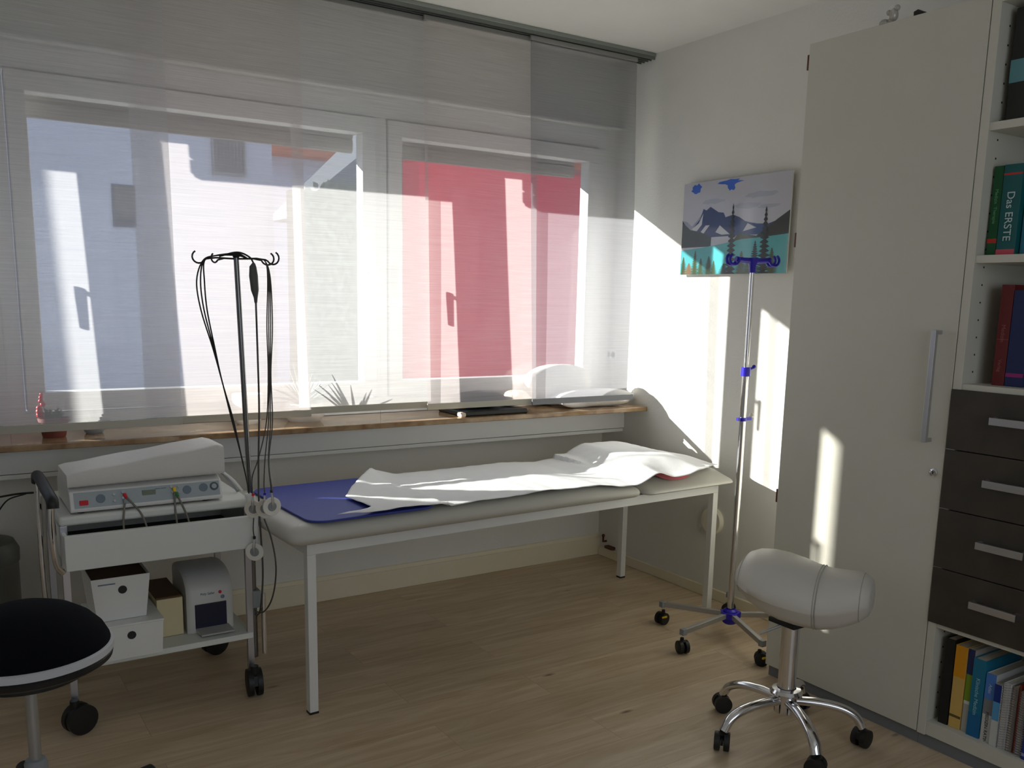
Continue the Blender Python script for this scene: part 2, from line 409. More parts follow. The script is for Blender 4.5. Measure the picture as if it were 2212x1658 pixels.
# ================================================================== CURTAINS
rail = thing('curtain_rail', 'grey aluminium multi-track panel curtain rail on the ceiling', 'curtain rail', (-2.1, -.25, H))
MB().box(-4.2, -.004, -.30, -.195, H-.016, H).build('rail_body', mat('rail_alu', (150, 156, 150), .4, .6), rail, bevel=.002, world=True)
b = MB()
for k in range(5): b.box(-4.2, -.006, -.298+k*.0245, -.293+k*.0245, H-.03, H-.016)
b.build('track', mat('rail_shadow', (120, 124, 120), .4, .6), rail, world=True)
def panel(x0, x1, track, m, barm, label, ztop=2.462, zbot=.878, lean=.045, shift=0):
    y = -.205-track*.0245
    t = thing('sheer_curtain', label, 'curtain', ((x0+x1)/2, y, H-.03), 0, None)
    ph = random.uniform(0, 6)
    def f(u, v):
        z = zbot+.028 + v*(ztop-zbot-.028)
        return (x0+u*(x1-x0)+shift*(1-v), y-lean*(1-v)**1.3+.004*math.sin(3*u+ph)*math.sin(PI*v), z)
    MB().grid(f, 14, 30).build('fabric', m, t, world=True)
    MB().box(x0+shift, x1+shift, y-lean-.004, y-lean+.004, zbot, zbot+.027).build('bottom_bar', barm, t, bevel=.001, world=True)
    MB().box(x0, x1, y-.006, y+.006, ztop-.004, H-.031).build('carrier', mat('carrier_grey', (150, 148, 142), .5), t, bevel=.001, world=True)
panel(-.70, -.10, 3, M_sheergrey, M_bargrey, 'grey sheer curtain panel, rightmost, hanging beside the corner', shift=.022)
panel(-1.205, -.64, 2, M_sheerbounce, M_bar, 'white sheer curtain panel in front of the red wall, left neighbour of the grey one')
panel(-1.765, -1.175, 1, M_sheer, M_bar, 'white sheer curtain panel between the trolley pole and the red wall', zbot=.885)
panel(-2.345, -1.725, 2, M_sheerbounce, M_bar, 'white sheer curtain panel above the medical trolley, with the trolley pole before it')
panel(-2.825, -2.225, 3, M_sheer, M_bar, 'white sheer curtain panel above the small red-flowered plant')
panel(-3.40, -2.795, 2, M_sheer, M_bar, 'white sheer curtain panel at the left edge of the photo')
panel(-3.98, -3.37, 1, M_sheer, M_bar, 'white sheer curtain panel beyond the left edge of the photo')

# ================================================================== THINGS ON THE SILL
SZ = .842
t = thing('potted_plant', 'small potted succulent with a red flower spike on the sill at the left', 'plant', (-2.635, -.2, SZ))
MB().lathe((0, 0, 0), [(.036, 0), (.038, .004), (.047, .055), (.05, .055), (.05, .068), (.044, .068), (.042, .056)]).build('pot', M_terra, t)
b = MB()
for k in range(16):
    a = k*2.4; l = .04+.02*random.random(); e = .4+.8*random.random()
    d = Vector((math.cos(a)*math.cos(e), math.sin(a)*math.cos(e), math.sin(e)))
    b.tube([(0, 0, .058), Vector((0, 0, .058))+d*l*.6, Vector((0, 0, .058))+d*l], [.006, .007, .001], 6)
b.build('foliage', M_leaf, t)
b = MB().tube([(-.03, 0, .06), (-.036, 0, .11)], .002, 6)
for k in range(7): b.ball((-.036+.007*random.uniform(-1, 1), .006*random.uniform(-1, 1), .08+k*.012), .012-.001*k, 8, 6)
b.build('flower', M_red, t)
def spiky(name, label, loc, potr, poth, n, l, m, potm, spread=1.0):
    t = thing(name, label, 'plant', loc)
    MB().lathe((0, 0, 0), [(potr*.75, 0), (potr*.95, poth*.3), (potr, poth*.7), (potr*.85, poth), (potr*.75, poth*.98), (potr*.7, poth*.8)]).build('pot', potm, t)
    b = MB(); o = Vector((0, 0, poth*.85))
    for k in range(n):
        a = k*2.4+.3; e = 1.35-spread*.9*random.random(); L_ = l*(.7+.4*random.random())
        d = Vector((math.cos(a)*math.cos(e), math.sin(a)*math.cos(e), math.sin(e)))
        q = [o+d*L_*s + Vector((0, 0, -L_*.35*s*s*(1.4-e))) for s in (0, .25, .5, .75, 1)]
        b.tube(q, [.005, .0055, .0045, .003, .0008], 6)
    b.build('foliage', m, t)
spiky('potted_plant', 'low spiky aloe in a small pot, right of the red-flowered plant', (-2.50, -.16, SZ), .035, .03, 14, .07, M_leaf, M_gray)
spiky('potted_plant', 'air plant with long thin leaves in a pale round bowl on the sill', (-1.70, -.15, SZ), .085, .075, 20, .19, mat('grey_leaf', (120, 128, 118), .7), mat('pale_pot', (214, 210, 204), .6), 1.1)
t = thing('pot', 'white glazed empty flower pot on the sill, just left of the trolley pole', 'pot', (-1.93, -.14, SZ))
MB().lathe((0, 0, 0), [(.04, 0), (.055, .02), (.062, .09), (.058, .12), (.053, .12), (.056, .09), (.05, .02), (.0, .015)]).build('body', M_white, t)
# dark tray with cloth, cushion, towel at the right end
t = tag(MB().box(-1.045, -.70, -.325, -.10, SZ, SZ+.022).build('document_case', M_black, bevel=.006), 'flat black case lying on the sill left of the grey curtain panel', 'case')
t = tag(MB().box(-1.06, -1.035, -.34, -.30, SZ, SZ+.02).build('folded_tissue', M_beige, bevel=.006, segs=3), 'small crumpled beige tissue at the left end of the black case', 'tissue')
def lump(name, m, label, cat, c, r, z0, n=.12, seed=1, sq=2.6):
    rnd = random.Random(seed); ph = [(rnd.uniform(2, 6), rnd.uniform(0, 6), rnd.uniform(0, 2*PI)) for _ in range(6)]
    b = MB(); rs = []
    for i in range(15):
        v = i/14; z = math.sin((v-.5)*PI); q = max(abs(math.cos((v-.5)*PI)), .02)**(2/sq)
        ring = []
        for j in range(36):
            a = 2*PI*j/36; ca, sa = math.cos(a), math.sin(a)
            k = 1+sum(n/3*math.sin(f*a+p+z*g) for f, p, g in ((round(f), p, g) for f, g, p in ph[:3]))
            ux = math.copysign(abs(ca)**(2/sq), ca); uy = math.copysign(abs(sa)**(2/sq), sa)
            zz = c[2]+r[2]*z*(1+n*math.sin(3*a+ph[3][2])*.6)
            ring.append((c[0]+r[0]*q*ux*k, c[1]+r[1]*q*uy*k, max(z0, zz)))
        rs.append(ring)
    return tag(b.rings(rs).build(name, m), label, cat)
lump('soft_bag', mat('dark_grey_fabric', (62, 60, 62), .95), 'dark grey soft bag lying on the black case', 'bag', (-.89, -.19, SZ+.06), (.13, .075, .038), SZ+.0225, .10, 3)
lump('crumpled_cloth', M_beige, 'crumpled beige cloth between the dark bag and the pale cushion', 'cloth', (-.685, -.2, SZ+.045), (.07, .07, .045), SZ+.0225, .16, 11)
lump('cushion', mat('cushion_cover', (226, 222, 214), .95, bump=.3, bscale=100), 'large pale rounded cushion on the sill behind the grey curtain panel', 'cushion', (-.38, -.11, SZ+.10), (.20, .055, .10), SZ, .05, 5, 2.8)
lump('towel', M_towel, 'white folded towel at the right end of the sill, in front of the cushion', 'towel', (-.255, -.232, SZ+.043), (.235, .06, .043), SZ, .12, 8, 3.2)
# double socket
t = thing('wall_socket', 'white double socket on the right wall close to the window frame', 'socket', (0, -.06, 1.085))
MB().box(-.012, 0, -.10, -.02, 1.055, 1.11).build('cover_plate', M_white, t, bevel=.003, world=True)
for yy in (-.08, -.04):
    MB().lathe((-.0125, yy, 1.083), [(.017, 0), (.017, .002), (.013, .001), (.013, -.0)], 20, 'X').build('socket_insert', M_gray, t, world=True)

# ================================================================== RIGHT WALL
# picture
pt = thing('wall_picture', 'frameless glossy landscape print of mountains and a turquoise lake on the right wall', 'picture', (0, -.87, 1.48))
MB().box(-.026, -.018, -1.18, -.562, 1.481, 1.886).build('backing_panel', M_white, pt, bevel=.0015, world=True)
for yy in (-1.1, -.64): MB().box(-.018, 0, yy-.03, yy+.03, 1.52, 1.85).build('wall_mount', M_gray, pt, world=True)
PX = -.0262
cols = [(188, 188, 196), (58, 104, 200), (150, 152, 166), (52, 60, 104), (78, 168, 172), (44, 52, 44), (60, 74, 44), (196, 196, 200), (44, 70, 120), (24, 34, 28), (120, 96, 70), (170, 172, 184)]
pm = [mat('print_colour_%d' % i, c, .12, coat=.6) for i, c in enumerate(cols)]
b = MB(); layer = [0]
def poly(mi, pts):
    layer[0] += 1; x = PX-.00005*layer[0]
    vs = [b.bm.verts.new((x, -.562-.618*u, 1.481+.405*v)) for u, v in pts]
    f = b.bm.faces.new(vs); f.material_index = mi
poly(0, [(0, 0), (1, 0), (1, 1), (0, 1)])
def blob(mi, cu, cv, ru, rv, seed, n=16, rag=.3):
    r_ = random.Random(seed); poly(mi, [(min(.999, max(.001, cu+ru*math.cos(2*PI*i/n)*(1+rag*r_.uniform(-1, 1)))), min(.999, max(.001, cv+rv*math.sin(2*PI*i/n)*(1+rag*r_.uniform(-1, 1))))) for i in range(n)])
blob(1, .13, .93, .05, .055, 1); blob(1, .46, .96, .10, .03, 2); blob(1, .47, .92, .035, .05, 3)
for s_, (cu, cv, ru, rv) in enumerate([(.75, .8, .14, .03), (.62, .7, .12, .03), (.3, .78, .12, .025), (.82, .68, .1, .02)]): blob(11, cu, cv, ru, rv, 10+s_, 18, .25)
poly(2, [(0, .42), (0, .60), (.05, .58), (.10, .53), (.16, .6), (.22, .7), (.30, .60), (.36, .5), (.4, .42)])
poly(3, [(.08, .4), (.12, .52), (.18, .60), (.21, .71), (.24, .69), (.28, .725), (.31, .70), (.36, .66), (.41, .65), (.43, .60), (.5, .62), (.56, .59), (.62, .54), (.72, .51), (.82, .50), (.9, .53), (.95, .4)])
poly(8, [(.5, .4), (.54, .56), (.6, .55), (.7, .51), (.8, .49), (.88, .4)])
for pts in ([(.1, .5), (.17, .56), (.21, .66), (.2, .54), (.14, .46)], [(.17, .43), (.24, .53), (.28, .53), (.22, .44)], [(.34, .45), (.38, .52), (.48, .42), (.4, .42)], [(.6, .44), (.64, .52), (.72, .47)]): poly(7, pts)
poly(5, [(0, .3), (0, .60), (.03, .55), (.09, .49), (.18, .47), (.3, .40), (.3, .3)])
poly(5, [(.7, .36), (.76, .42), (.82, .47), (.9, .54), (1, .62), (1, .36)])
poly(6, [(.5, .33), (.56, .42), (.66, .40), (.78, .37), (.78, .33)])
poly(4, [(0, 0), (0, .27), (.2, .29), (.4, .32), (.6, .36), (.8, .37), (1, .39), (1, 0)])
def fir(u, base, top, w_, mi, seed):
    r_ = random.Random(seed); n = 15; L_ = []; R_ = []
    for i in range(n):
        f = i/n; v = base+(top-base)*f; ww_ = w_*(1-f)**.8
        L_ += [(u-ww_*(1+.2*r_.random()), v), (u-ww_*.3, v+(top-base)/n*.6)]; R_ += [(u+ww_*(1+.2*r_.random()), v), (u+ww_*.3, v+(top-base)/n*.6)]
    q = [(min(.999, max(.001, a)), max(.001, c)) for a, c in L_+[(u, top)]+R_[::-1]]; poly(mi, q)
for i, (u, ba, tp, ww_, mi) in enumerate([(.03, 0, .2, .05, 6), (.09, 0, .13, .07, 10), (.15, 0, .27, .045, 6), (.21, 0, .18, .05, 6), (.29, 0, .2, .055, 6), (.34, 0, .15, .04, 6), (.44, 0, .12, .06, 9), (.50, .0, .74, .055, 9), (.60, 0, .24, .06, 6), (.66, 0, .16, .05, 6), (.72, 0, .34, .06, 9), (.80, 0, .68, .062, 9), (.87, 0, .26, .06, 6)]): fir(u, ba, tp, ww_, mi, i)
b.build('landscape_print', pm, pt, world=True)

# wall disc and pipe stub
t = thing('wall_disc', 'round cream disc with a dark centre on the right wall behind the couch leg', 'disc', (0, -.838, .367))
MB().lathe((-.0, -.838, .367), [(.0, .02), (.058, .02), (.064, .012), (.064, 0)], 40, 'X').build('disc', mat('cream_plastic', (232, 228, 210), .5), t, world=True)
MB().lathe((-.0205, -.838, .367), [(.0, .002), (.014, .002), (.014, 0)], 20, 'X').build('centre_hole', M_darkhole, t, world=True)
t = thing('pipe_stub', 'small brown pipe stub poking out above the baseboard in the corner', 'pipe', (-.02, -.05, .09))
MB().tube([(-.0, -.07, .085), (-.022, -.07, .085), (-.022, -.07, .115)], .006, 10).ball((-.022, -.07, .118), .009, 10, 8).build('pipe', M_gold, t, world=True)
MB().box(-.03, -.0, -.15, -.09, .055, .07).build('bracket', M_gold, t, bevel=.004, world=True)

# ================================================================== CABINETS
XF = -.47
t = thing('tall_cabinet', 'tall cream cupboard with one full-height door and long bar handle', 'cabinet', (-.24, -1.9, 0))
b = MB()
b.box(XF+.02, -.01, -1.61, -1.592, .04, 2.20).box(XF+.02, -.01, -2.205, -2.187, .04, 2.20).box(XF+.02, -.01, -2.187, -1.61, 2.182, 2.2).box(XF+.02, -.01, -2.187, -1.61, .04, .06).box(-.02, -.01, -2.187, -1.61, .06, 2.182)
b.build('body', M_cab, t, bevel=.001, world=True)
d = MB().box(XF, XF+.019, -2.203, -1.592, .042, 2.20).build('door', M_cab, t, bevel=.0015, world=True)
hb_ = MB().box(XF-.035, XF-.022, -2.158, -2.143, .955, 1.288).box(XF-.03, XF, -2.157, -2.144, .955, .967).box(XF-.03, XF, -2.157, -2.144, 1.276, 1.288)
hb_.build('handle', M_alu, d, bevel=.001, world=True)
lk = MB().lathe((XF, -2.176, .864), [(.0, .007), (.007, .007), (.0075, .006), (.012, .005), (.0125, 0)], 24, 'X').build('lock', M_chrome, d, world=True)
MB().box(XF-.0078, XF-.0068, -2.1775, -2.1745, .860, .868).build('keyhole', M_darkhole, lk, world=True)
for z in (2.144, 1.572, .678): MB().box(XF+.002, XF+.018, -1.592, -1.583, z-.024, z+.024).build('hinge', M_gold, t, bevel=.001, world=True)
MB().box(XF+.012, XF+.03, -2.205, -1.60, 0, .04).box(XF+.03, -.02, -1.62, -1.60, 0, .04).build('plinth', M_plinth, t, world=True)

YA, YB = -2.206, -3.006
t = thing('shelf_cabinet', 'open shelf unit with four dark drawers, right of the tall cupboard', 'cabinet', (-.24, -2.6, 0))
b = MB()
b.box(XF, -.01, YA-.026, YA, .04, 2.20).box(XF, -.01, YB, YB+.026, .04, 2.20).box(XF, -.01, YB+.026, YA-.026, 2.174, 2.2).box(-.022, -.01, YB+.026, YA-.026, .04, 2.174)
body = b.build('body', M_cab, t, bevel=.001, world=True)
b = MB()
for z in [x*.05+.12 for x in range(41)]:
    if .38 < z < 1.15: continue
    for xx in (XF+.05, -.10): b.box(xx-.0025, xx+.0025, YA-.0268, YA-.0258, z-.0025, z+.0025)
b.build('peg_hole', M_darkhole, t, world=True)['kind'] = 'stuff'
for zt, th in ((.086, .044), (.403+.012, .024), (1.127+.009, .022), (1.502, .022), (1.862, .022)):
    MB().box(XF+.004, -.022, YB+.026, YA-.026, zt-th, zt).build('shelf', M_cab, t, bevel=.001, world=True)
MB().box(XF+.012, XF+.03, YB, YA, 0, .04).build('plinth', M_plinth, t, world=True)
zs = [.405, .580, .762, .942, 1.121]
for a, c_ in zip(zs, zs[1:]):
    dr = MB().box(XF-.006, XF+.012, YB+.002, YA-.001, a+.0015, c_-.0015).build('drawer', M_dark, t, bevel=.001, world=True)
    zc = (a+c_)/2
    MB().box(XF-.034, XF-.024, -2.478, -2.342, zc-.0, zc+.021).box(XF-.028, XF-.006, -2.353, -2.342, zc, zc+.021).box(XF-.028, XF-.006, -2.478, -2.467, zc, zc+.021).build('handle', M_alu, dr, bevel=.001, world=True)
    b = MB().box(XF+.012, -.06, YB+.04, YA-.04, a+.02, c_-.03).build('drawer_box', M_cabin, dr, world=True)

# knick-knacks on the cupboard
t = thing('glass_figurine', 'small translucent figurine on top of the tall cupboard', 'figurine', (-.43, -1.84, 2.2))
MB().ball((0, 0, .013), (.016, .016, .013)).ball((.004, -.018, .014), (.012, .014, .012)).build('base', M_clear, t)
MB().ball((.0, -.03, .032), (.014, .013, .02)).ball((0, -.012, .042), .008).ball((0, -.04, .05), .009).build('body', M_clear, t)
tag(MB().prism([(-.44, -1.975, 2.2), (-.44, -1.945, 2.2), (-.44, -1.943, 2.222), (-.44, -1.957, 2.226), (-.44, -1.975, 2.215)], (.04, 0, 0)).build('black_block', M_black, bevel=.002), 'small black wedge-shaped object on top of the tall cupboard', 'ornament')

# books -----------------------------------------------------------
def book(yl, th, h, z0, x_front, depth, rgb, label, bands=(), texts=(), group=None, spiral=False, cat='book'):
    """spine faces -x; yl = y of the side nearer the window"""
    t = thing('book', label, cat, (x_front+depth/2, yl-th/2, z0), 0, group)
    cm = mat('cover_%d_%d_%d' % rgb, rgb, .45)
    b = MB()
    b.box(x_front+.0, x_front+.0025, yl-th, yl, z0, z0+h)
    b.box(x_front+.0025, x_front+depth, yl-.0022, yl, z0, z0+h).box(x_front+.0025, x_front+depth, yl-th, yl-th+.0022, z0, z0+h)
    cv = b.build('cover', cm, t, bevel=.0008, world=True)
    MB().box(x_front+.003, x_front+depth-.004, yl-th+.0024, yl-.0024, z0+.003, z0+h-.003).build('page_block', mat('book_pages', (206, 198, 180), .9), t, world=True)
    for (a, c_, col) in bands:
        MB().box(x_front-.0006, x_front+.001, yl-th+.0002, yl-.0002, z0+a*h, z0+c_*h).build('spine_band', mat('band_%d_%d_%d' % col, col, .45), cv, world=True)
    for (body, size, zc, col) in texts:
        text_mesh(body, size, (x_front-.0012, yl-th/2, z0+zc*h), (0, 0, -1), (0, -1, 0), mat('ink_%d_%d_%d' % col, col, .5), cv, 'spine_lettering')
    if spiral:
        b = MB()
        for k in range(int(h/.0075)):
            zc = z0+.006+k*.0075; b.tube([Vector((x_front-.006+.007*math.cos(a), yl-th/2+.5*th*math.sin(a), zc)) for a in [i*PI/4 for i in range(9)]], .0007, 5)
        b.build('spiral_binding', M_chrome, t, world=True)
    return t
G = 'books on the bottom shelf'
def lettering_lines(n): return 'l'*n
z0 = .0862; xf = -.44
book(-2.252, .030, .275, z0, xf, .21, (20, 20, 18), 'black book, first from the left on the bottom shelf', group=G)
book(-2.285, .036, .264, z0, xf+.002, .21, (214, 176, 96), 'thick orange-yellow book on the bottom shelf, right of the black one', bands=[(.62, 1, (222, 150, 20)), (.13, .16, (96, 82, 40))], group=G)
book(-2.323, .020, .262, z0, xf+.006, .20, (178, 176, 168), 'narrow navy, lime and grey banded book between the yellow and the teal ones', bands=[(.70, 1, (34, 44, 92)), (.38, .70, (124, 152, 36)), (.34, .38, (220, 222, 216))], group=G)
book(-2.345, .038, .244, z0, xf-.002, .2, (20, 116, 148), 'thick teal-blue book on the bottom shelf', bands=[(0, .3, (14, 100, 152))], texts=[('Klinische Medizin', .0165, .52, (150, 200, 215))], group=G)
book(-2.386, .030, .212, z0, xf, .19, (204, 204, 200), 'white book with a light blue and grey head, right of the teal one', bands=[(.62, 1, (76, 128, 204)), (.40, .62, (128, 130, 134))], texts=[('MEDIZIN RATING', .0135, .19, (60, 60, 60)), ('Atlas', .014, .78, (190, 210, 240))], group=G)
book(-2.418, .020, .190, z0, xf-.008, .18, (206, 206, 202), 'slim white booklet with dark and sky blue head, left of the spiral-bound one', bands=[(.72, 1, (16, 50, 132)), (.42, .72, (84, 160, 208))], group=G)
book(-2.441, .022, .203, z0, xf-.004, .18, (200, 200, 200), 'white spiral-bound book with a metal wire spine', spiral=True, group=G)
book(-2.465, .016, .2, z0, xf-.002, .18, (126, 118, 108), 'grey-brown spiral-bound notebook, right of the white spiral-bound one', spiral=True, group=G)
book(-2.483, .006, .21, z0, xf, .17, (120, 40, 28), 'thin rust-red booklet between the two grey books', group=G)
book(-2.491, .022, .195, z0, xf-.002, .18, (128, 124, 124), 'grey ring-bound book just left of the last blue one', spiral=True, group=G)
book(-2.515, .035, .215, z0, xf-.012, .18, (26, 50, 140), 'dark blue book at the right photo edge on the bottom shelf', bands=[(.05, .09, (150, 160, 190))], group=G)
G = 'books on the second shelf'
book(-2.239, .027, .245, 1.5022, -.43, .2, (14, 84, 44), 'slim dark green book above the drawers, left of the teal one', bands=[(.14, .19, (200, 50, 34))], texts=[('Medizin  Therapie', .013, .55, (110, 170, 120))], group=G)
book(-2.268, .052, .246, 1.5022, -.432, .2, (10, 92, 92), 'thick teal book titled Das ERSTE', bands=[(0, .065, (206, 80, 96)), (.885, .905, (205, 44, 30))], texts=[('Das ERSTE', .03, .43, (205, 220, 220))], group=G)
book(-2.323, .03, .2, 1.5022, -.41, .2, (60, 130, 150), 'light blue book at the right photo edge beside the teal one', group=G)
book(-2.286, .035, .285, 1.1362, -.41, .2, (104, 22, 24), 'dark red book on the shelf directly above the drawers', texts=[('Medizin', .016, .52, (160, 90, 90)), ('Verlag', .014, .2, (160, 90, 90))], bands=[(.46, .463, (170, 90, 90))], group='books above the drawers')
book(-2.323, .05, .27, 1.1362, -.41, .2, (16, 34, 84), 'dark blue book beside the dark red one', bands=[(.1, .14, (150, 30, 110))], group='books above the drawers')
t = thing('file_box', 'black file box with a light blue band on the top shelf', 'file box', (-.3, -2.3, 1.862))
MB().box(-.43, -.12, -2.34, -2.252, 1.8622, 2.16).build('box_body', mat('box_black', (38, 40, 36), .6), t, bevel=.003, world=True)
MB().box(-.4315, -.429, -2.3395, -2.2525, 1.965, 2.025).build('label_band', mat('band_light_blue', (96, 150, 156), .5), t, world=True)

# ================================================================== COUCH
BA = math.radians(2.3)
bed = thing('treatment_couch', 'white-framed treatment couch with pale grey upholstery', 'couch', (-2.03, -1.06, 0), BA)
LB, WB = 1.9, .6
def leg(s, t_):
    l = MB().box(s, s+.03, t_, t_+.03, .006, .54).build('leg', M_whitemetal, bed, bevel=.0015)
    MB().box(s-.0005, s+.0305, t_-.0005, t_+.0305, 0, .008).build('foot_cap', M_black, l)
for s, t_ in ((.0, 0), (LB-.03, 0), (.0, WB-.03), (LB-.03, WB-.03)): leg(s, t_)
b = MB().box(0, LB, 0, .03, .54, .58).box(0, LB, WB-.03, WB, .54, .58).box(0, .03, .03, WB-.03, .54, .58).box(LB-.03, LB, .03, WB-.03, .54, .58)
b.build('frame', M_whitemetal, bed, bevel=.0015)
def pad(s0, s1, t0, t1, z0, topf, r=.058, name='mattress'):
    """upholstered pad: rounded border, top height function"""
    b = MB(); nu, nv = 44, 20
    def prof(k):   # border ring k=0..1 from bottom outside to the top inside
        a = k*PI/2; return r*(1-math.cos(a)), math.sin(a)
    rings_ = []
    def ring(ins, fz):
        pts = []; c = max(.001, .045-ins)
        a0, a1, b0, b1 = s0+ins, s1-ins, t0+ins, t1-ins
        for (cx, cy, an) in ((a1-c, b1-c, 0), (a0+c, b1-c, 90), (a0+c, b0+c, 180), (a1-c, b0+c, 270)):
            nxt = []
            for i in range(7):
                q = math.radians(an+i*15); nxt.append((cx+c*math.cos(q), cy+c*math.sin(q)))
            pts.append(nxt)
        full = []
        for i in range(4):
            full += pts[i]; p, q = pts[i][-1], pts[(i+1)%4][0]
            n = 24 if i in (0, 2) else 8
            full += [(p[0]+(q[0]-p[0])*k/n, p[1]+(q[1]-p[1])*k/n) for k in range(1, n)]
        return [(x, y, z0+(topf(x, y)-z0)*fz) for x, y in full]
    rings_.append(ring(.06, 0)); rings_.append(ring(.034, 0)); rings_.append(ring(.018, .06)); rings_.append(ring(.008, .16)); rings_.append(ring(.002, .28)); rings_.append(ring(.0, .38))
    for k in (.12, .25, .4, .55, .7, .85, 1):
        ins, fz = prof(k); rings_.append(ring(ins, .40+.60*fz))
    for ins in (.065, .10, .16, .22, .28): rings_.append(ring(min(ins, (t1-t0)/2-.015), 1))
    return b.rings(rings_).build(name, M_vinyl, bed)
main_top = lambda s, t_: .648 - .02*sstep(1.1, 1.4, s)
def head_top(s, t_): return .607+.035*sstep(-.05, .1, t_)+.018*sstep(.1, .5, t_)*(1-sstep(1.8, 1.95, s))
pad(-.075, 1.405, -.055, .605, .581, main_top)
pad(1.425, 1.955, -.055, .605, .581, head_top, .045, 'headrest')

mt = MB()
def rrect(s0, s1, t0, t1, r, z):
    out = []
    for cx, cy, an in ((s1-r, t1-r, 0), (s0+r, t1-r, 90), (s0+r, t0+r, 180), (s1-r, t0+r, 270)):
        out += [(cx+r*math.cos(math.radians(an+i*10)), cy+r*math.sin(math.radians(an+i*10)), z) for i in range(10)]
    return out
bl = bed.location; Rz = Matrix.Translation(bl) @ Matrix.Rotation(BA, 4, 'Z')
def tw(p): return Rz @ Vector(p)
q = [tw(p) for p in rrect(-.0, .46, -.042, .53, .06, .6505)]
mt.prism(q, (0, 0, .007)); mo = mt.build('foot_mat', M_mat, bevel=.002)
tag(mo, 'royal blue rubber mat lying on the foot end of the couch', 'mat')
# pillow under the paper
b = MB(); rs = []
for i in range(13):
    v = (i/12-.5)*PI; z = math.sin(v); q_ = max(math.cos(v), .03)**.55
    ring_ = []
    for j in range(32):
        a = 2*PI*j/32; ca, sa = math.cos(a), math.sin(a)
        ss, tt = 1.655+.115*q_*math.copysign(abs(ca)**.6, ca), .25+.25*q_*math.copysign(abs(sa)**.6, sa)
        pb = .607+.035*sstep(-.05, .1, tt)+.018*sstep(.1, .5, tt)
        ring_.append(tw((ss, tt, pb+.0015+(.0105+.010*sstep(.02, .2, tt)*(1-.8*sstep(.4, .5, tt)))*(1+z)*(.5 if tt < .05 else 1))))
    rs.append(ring_)
b.rings(rs); tag(b.build('pillow', M_pink), 'flat rose-coloured pillow under the paper at the head of the couch', 'pillow')
# paper sheet
def paper(u, v):
    def tab(T, x):
        if x <= T[0][0]: return T[0][1]
        for (a, p), (c, q) in zip(T, T[1:]):
            if x <= c: return p+(q-p)*sstep(a, c, x)
        return T[-1][1]
    def lt(T, x):
        if x <= T[0][0]: return T[0][1]
        for (a, p), (c, q) in zip(T, T[1:]):
            if x <= c: return p+(q-p)*(x-a)/(c-a)
        return T[-1][1]
    s0 = lt([(0, .085), (.05, .185), (.08, .23), (.42, .23), (.62, .31), (1, .50)], v)
    s1 = 1.935-.01*math.sin(v*7)
    s = s0+(s1-s0)*u
    te0 = -.046 + .09*sstep(1.72, 1.93, s)
    te1 = .555+.008*math.sin(s*6)
    t_ = te0+(te1-te0)*v
    near = tab([(1.36, .634), (1.49, .670), (1.58, .648), (1.64, .648), (1.74, .664), (1.93, .652)], s)
    far = tab([(1.22, .640), (1.42, .645), (1.60, .702), (1.77, .700), (1.94, .656)], s)
    mid = tab([(1.22, .640), (1.40, .655), (1.58, .703), (1.72, .706), (1.86, .680), (1.94, .655)], s)
    k = v
    head = near+(mid-near)*sstep(0, .34, k) if k < .34 else mid+(far-mid)*sstep(.34, 1, k)
    head += .006*math.sin(s*30+k*6)*math.exp(-((k-.2)/.15)**2)
    pad_ = main_top(s, t_) if s < 1.415 else head_top(s, t_)
    flat = pad_+.0035
    if s < .50: flat = max(flat, .6605)
    m_ = sstep(1.22, 1.42, s)
    base = max(flat*(1-m_)+head*m_, pad_+.0025)
    base += .0012*(1+math.sin(s*61+t_*33)*math.sin(t_*47-s*19))
    base += (.0022*(1+math.sin(s*23+9*t_))+.003*(1+math.sin(s*9+t_*5)))*(1-sstep(0, .3, t_))*(1-m_)
    base += .022*(1-sstep(.0, .09, u))*sstep(.45, 1, v)+.004*(1-sstep(0, .05, u))
    return tw((s, t_, base))
po = MB().grid(paper, 150, 44).build('couch_paper', M_paper, solid=.0006)
tag(po, 'long white crumpled paper sheet running over the couch', 'paper sheet')

# ================================================================== BLUE DRIP STAND
def caster(name, p, r, w_, m, parent, ang=0, world=True):
    b = MB(); c, s_ = math.cos(ang), math.sin(ang); P = Vector(p); ax = Vector((-s_, c, 0))
    for k in (-1, 1):
        a = P+ax*(k*w_*.30)
        b.tube([a-ax*w_*.2, a-ax*w_*.17, a+ax*w_*.17, a+ax*w_*.2], [r*.8, r, r, r*.8], 24)
    hd = P-Vector((c, s_, 0))*r*.3
    b.tube([P+Vector((0, 0, 0))-ax*w_*.08, P+ax*w_*.08], [r*.5, r*.5], 12)
    b.tube([hd+Vector((0, 0, r*.2)), hd+Vector((0, 0, r*1.35))], [r*.33, r*.28], 12)
    b.prism([P+ax*(-w_*.12)+Vector((c*x, s_*x, z)) for x, z in ((-r*.9, 0), (-r*.75, r*.7), (0, r*1.08), (r*.5, r*.9), (0, 0))], ax*w_*.24)
    return b.build(name, m, parent, world=world, sharp=40)
HX, HY = -.305, -1.255
iv = thing('drip_stand', 'chrome drip stand with blue plastic hub and hooks, standing by the couch head', 'drip stand', (HX, HY, 0))
cl_ = MB().cyl((HX, HY, .09), (HX, HY, 1.10), .0125, 20).cyl((HX, HY, 1.1), (HX, HY, 1.478), .0095, 20)
cl_.build('pole', M_chrome, iv, world=True)
b = MB().prism([(HX+.045*math.cos(i*PI/5)*(1 if i % 2 else .82), HY+.045*math.sin(i*PI/5)*(1 if i % 2 else .82), .085) for i in range(10)], (0, 0, .026))
b.lathe((HX, HY, 0), [(.022, .06), (.03, .066), (.034, .085), (.03, .115), (.018, .125), (.018, .11)], 20)
b.build('hub', M_blue, iv, bevel=.003, world=True)
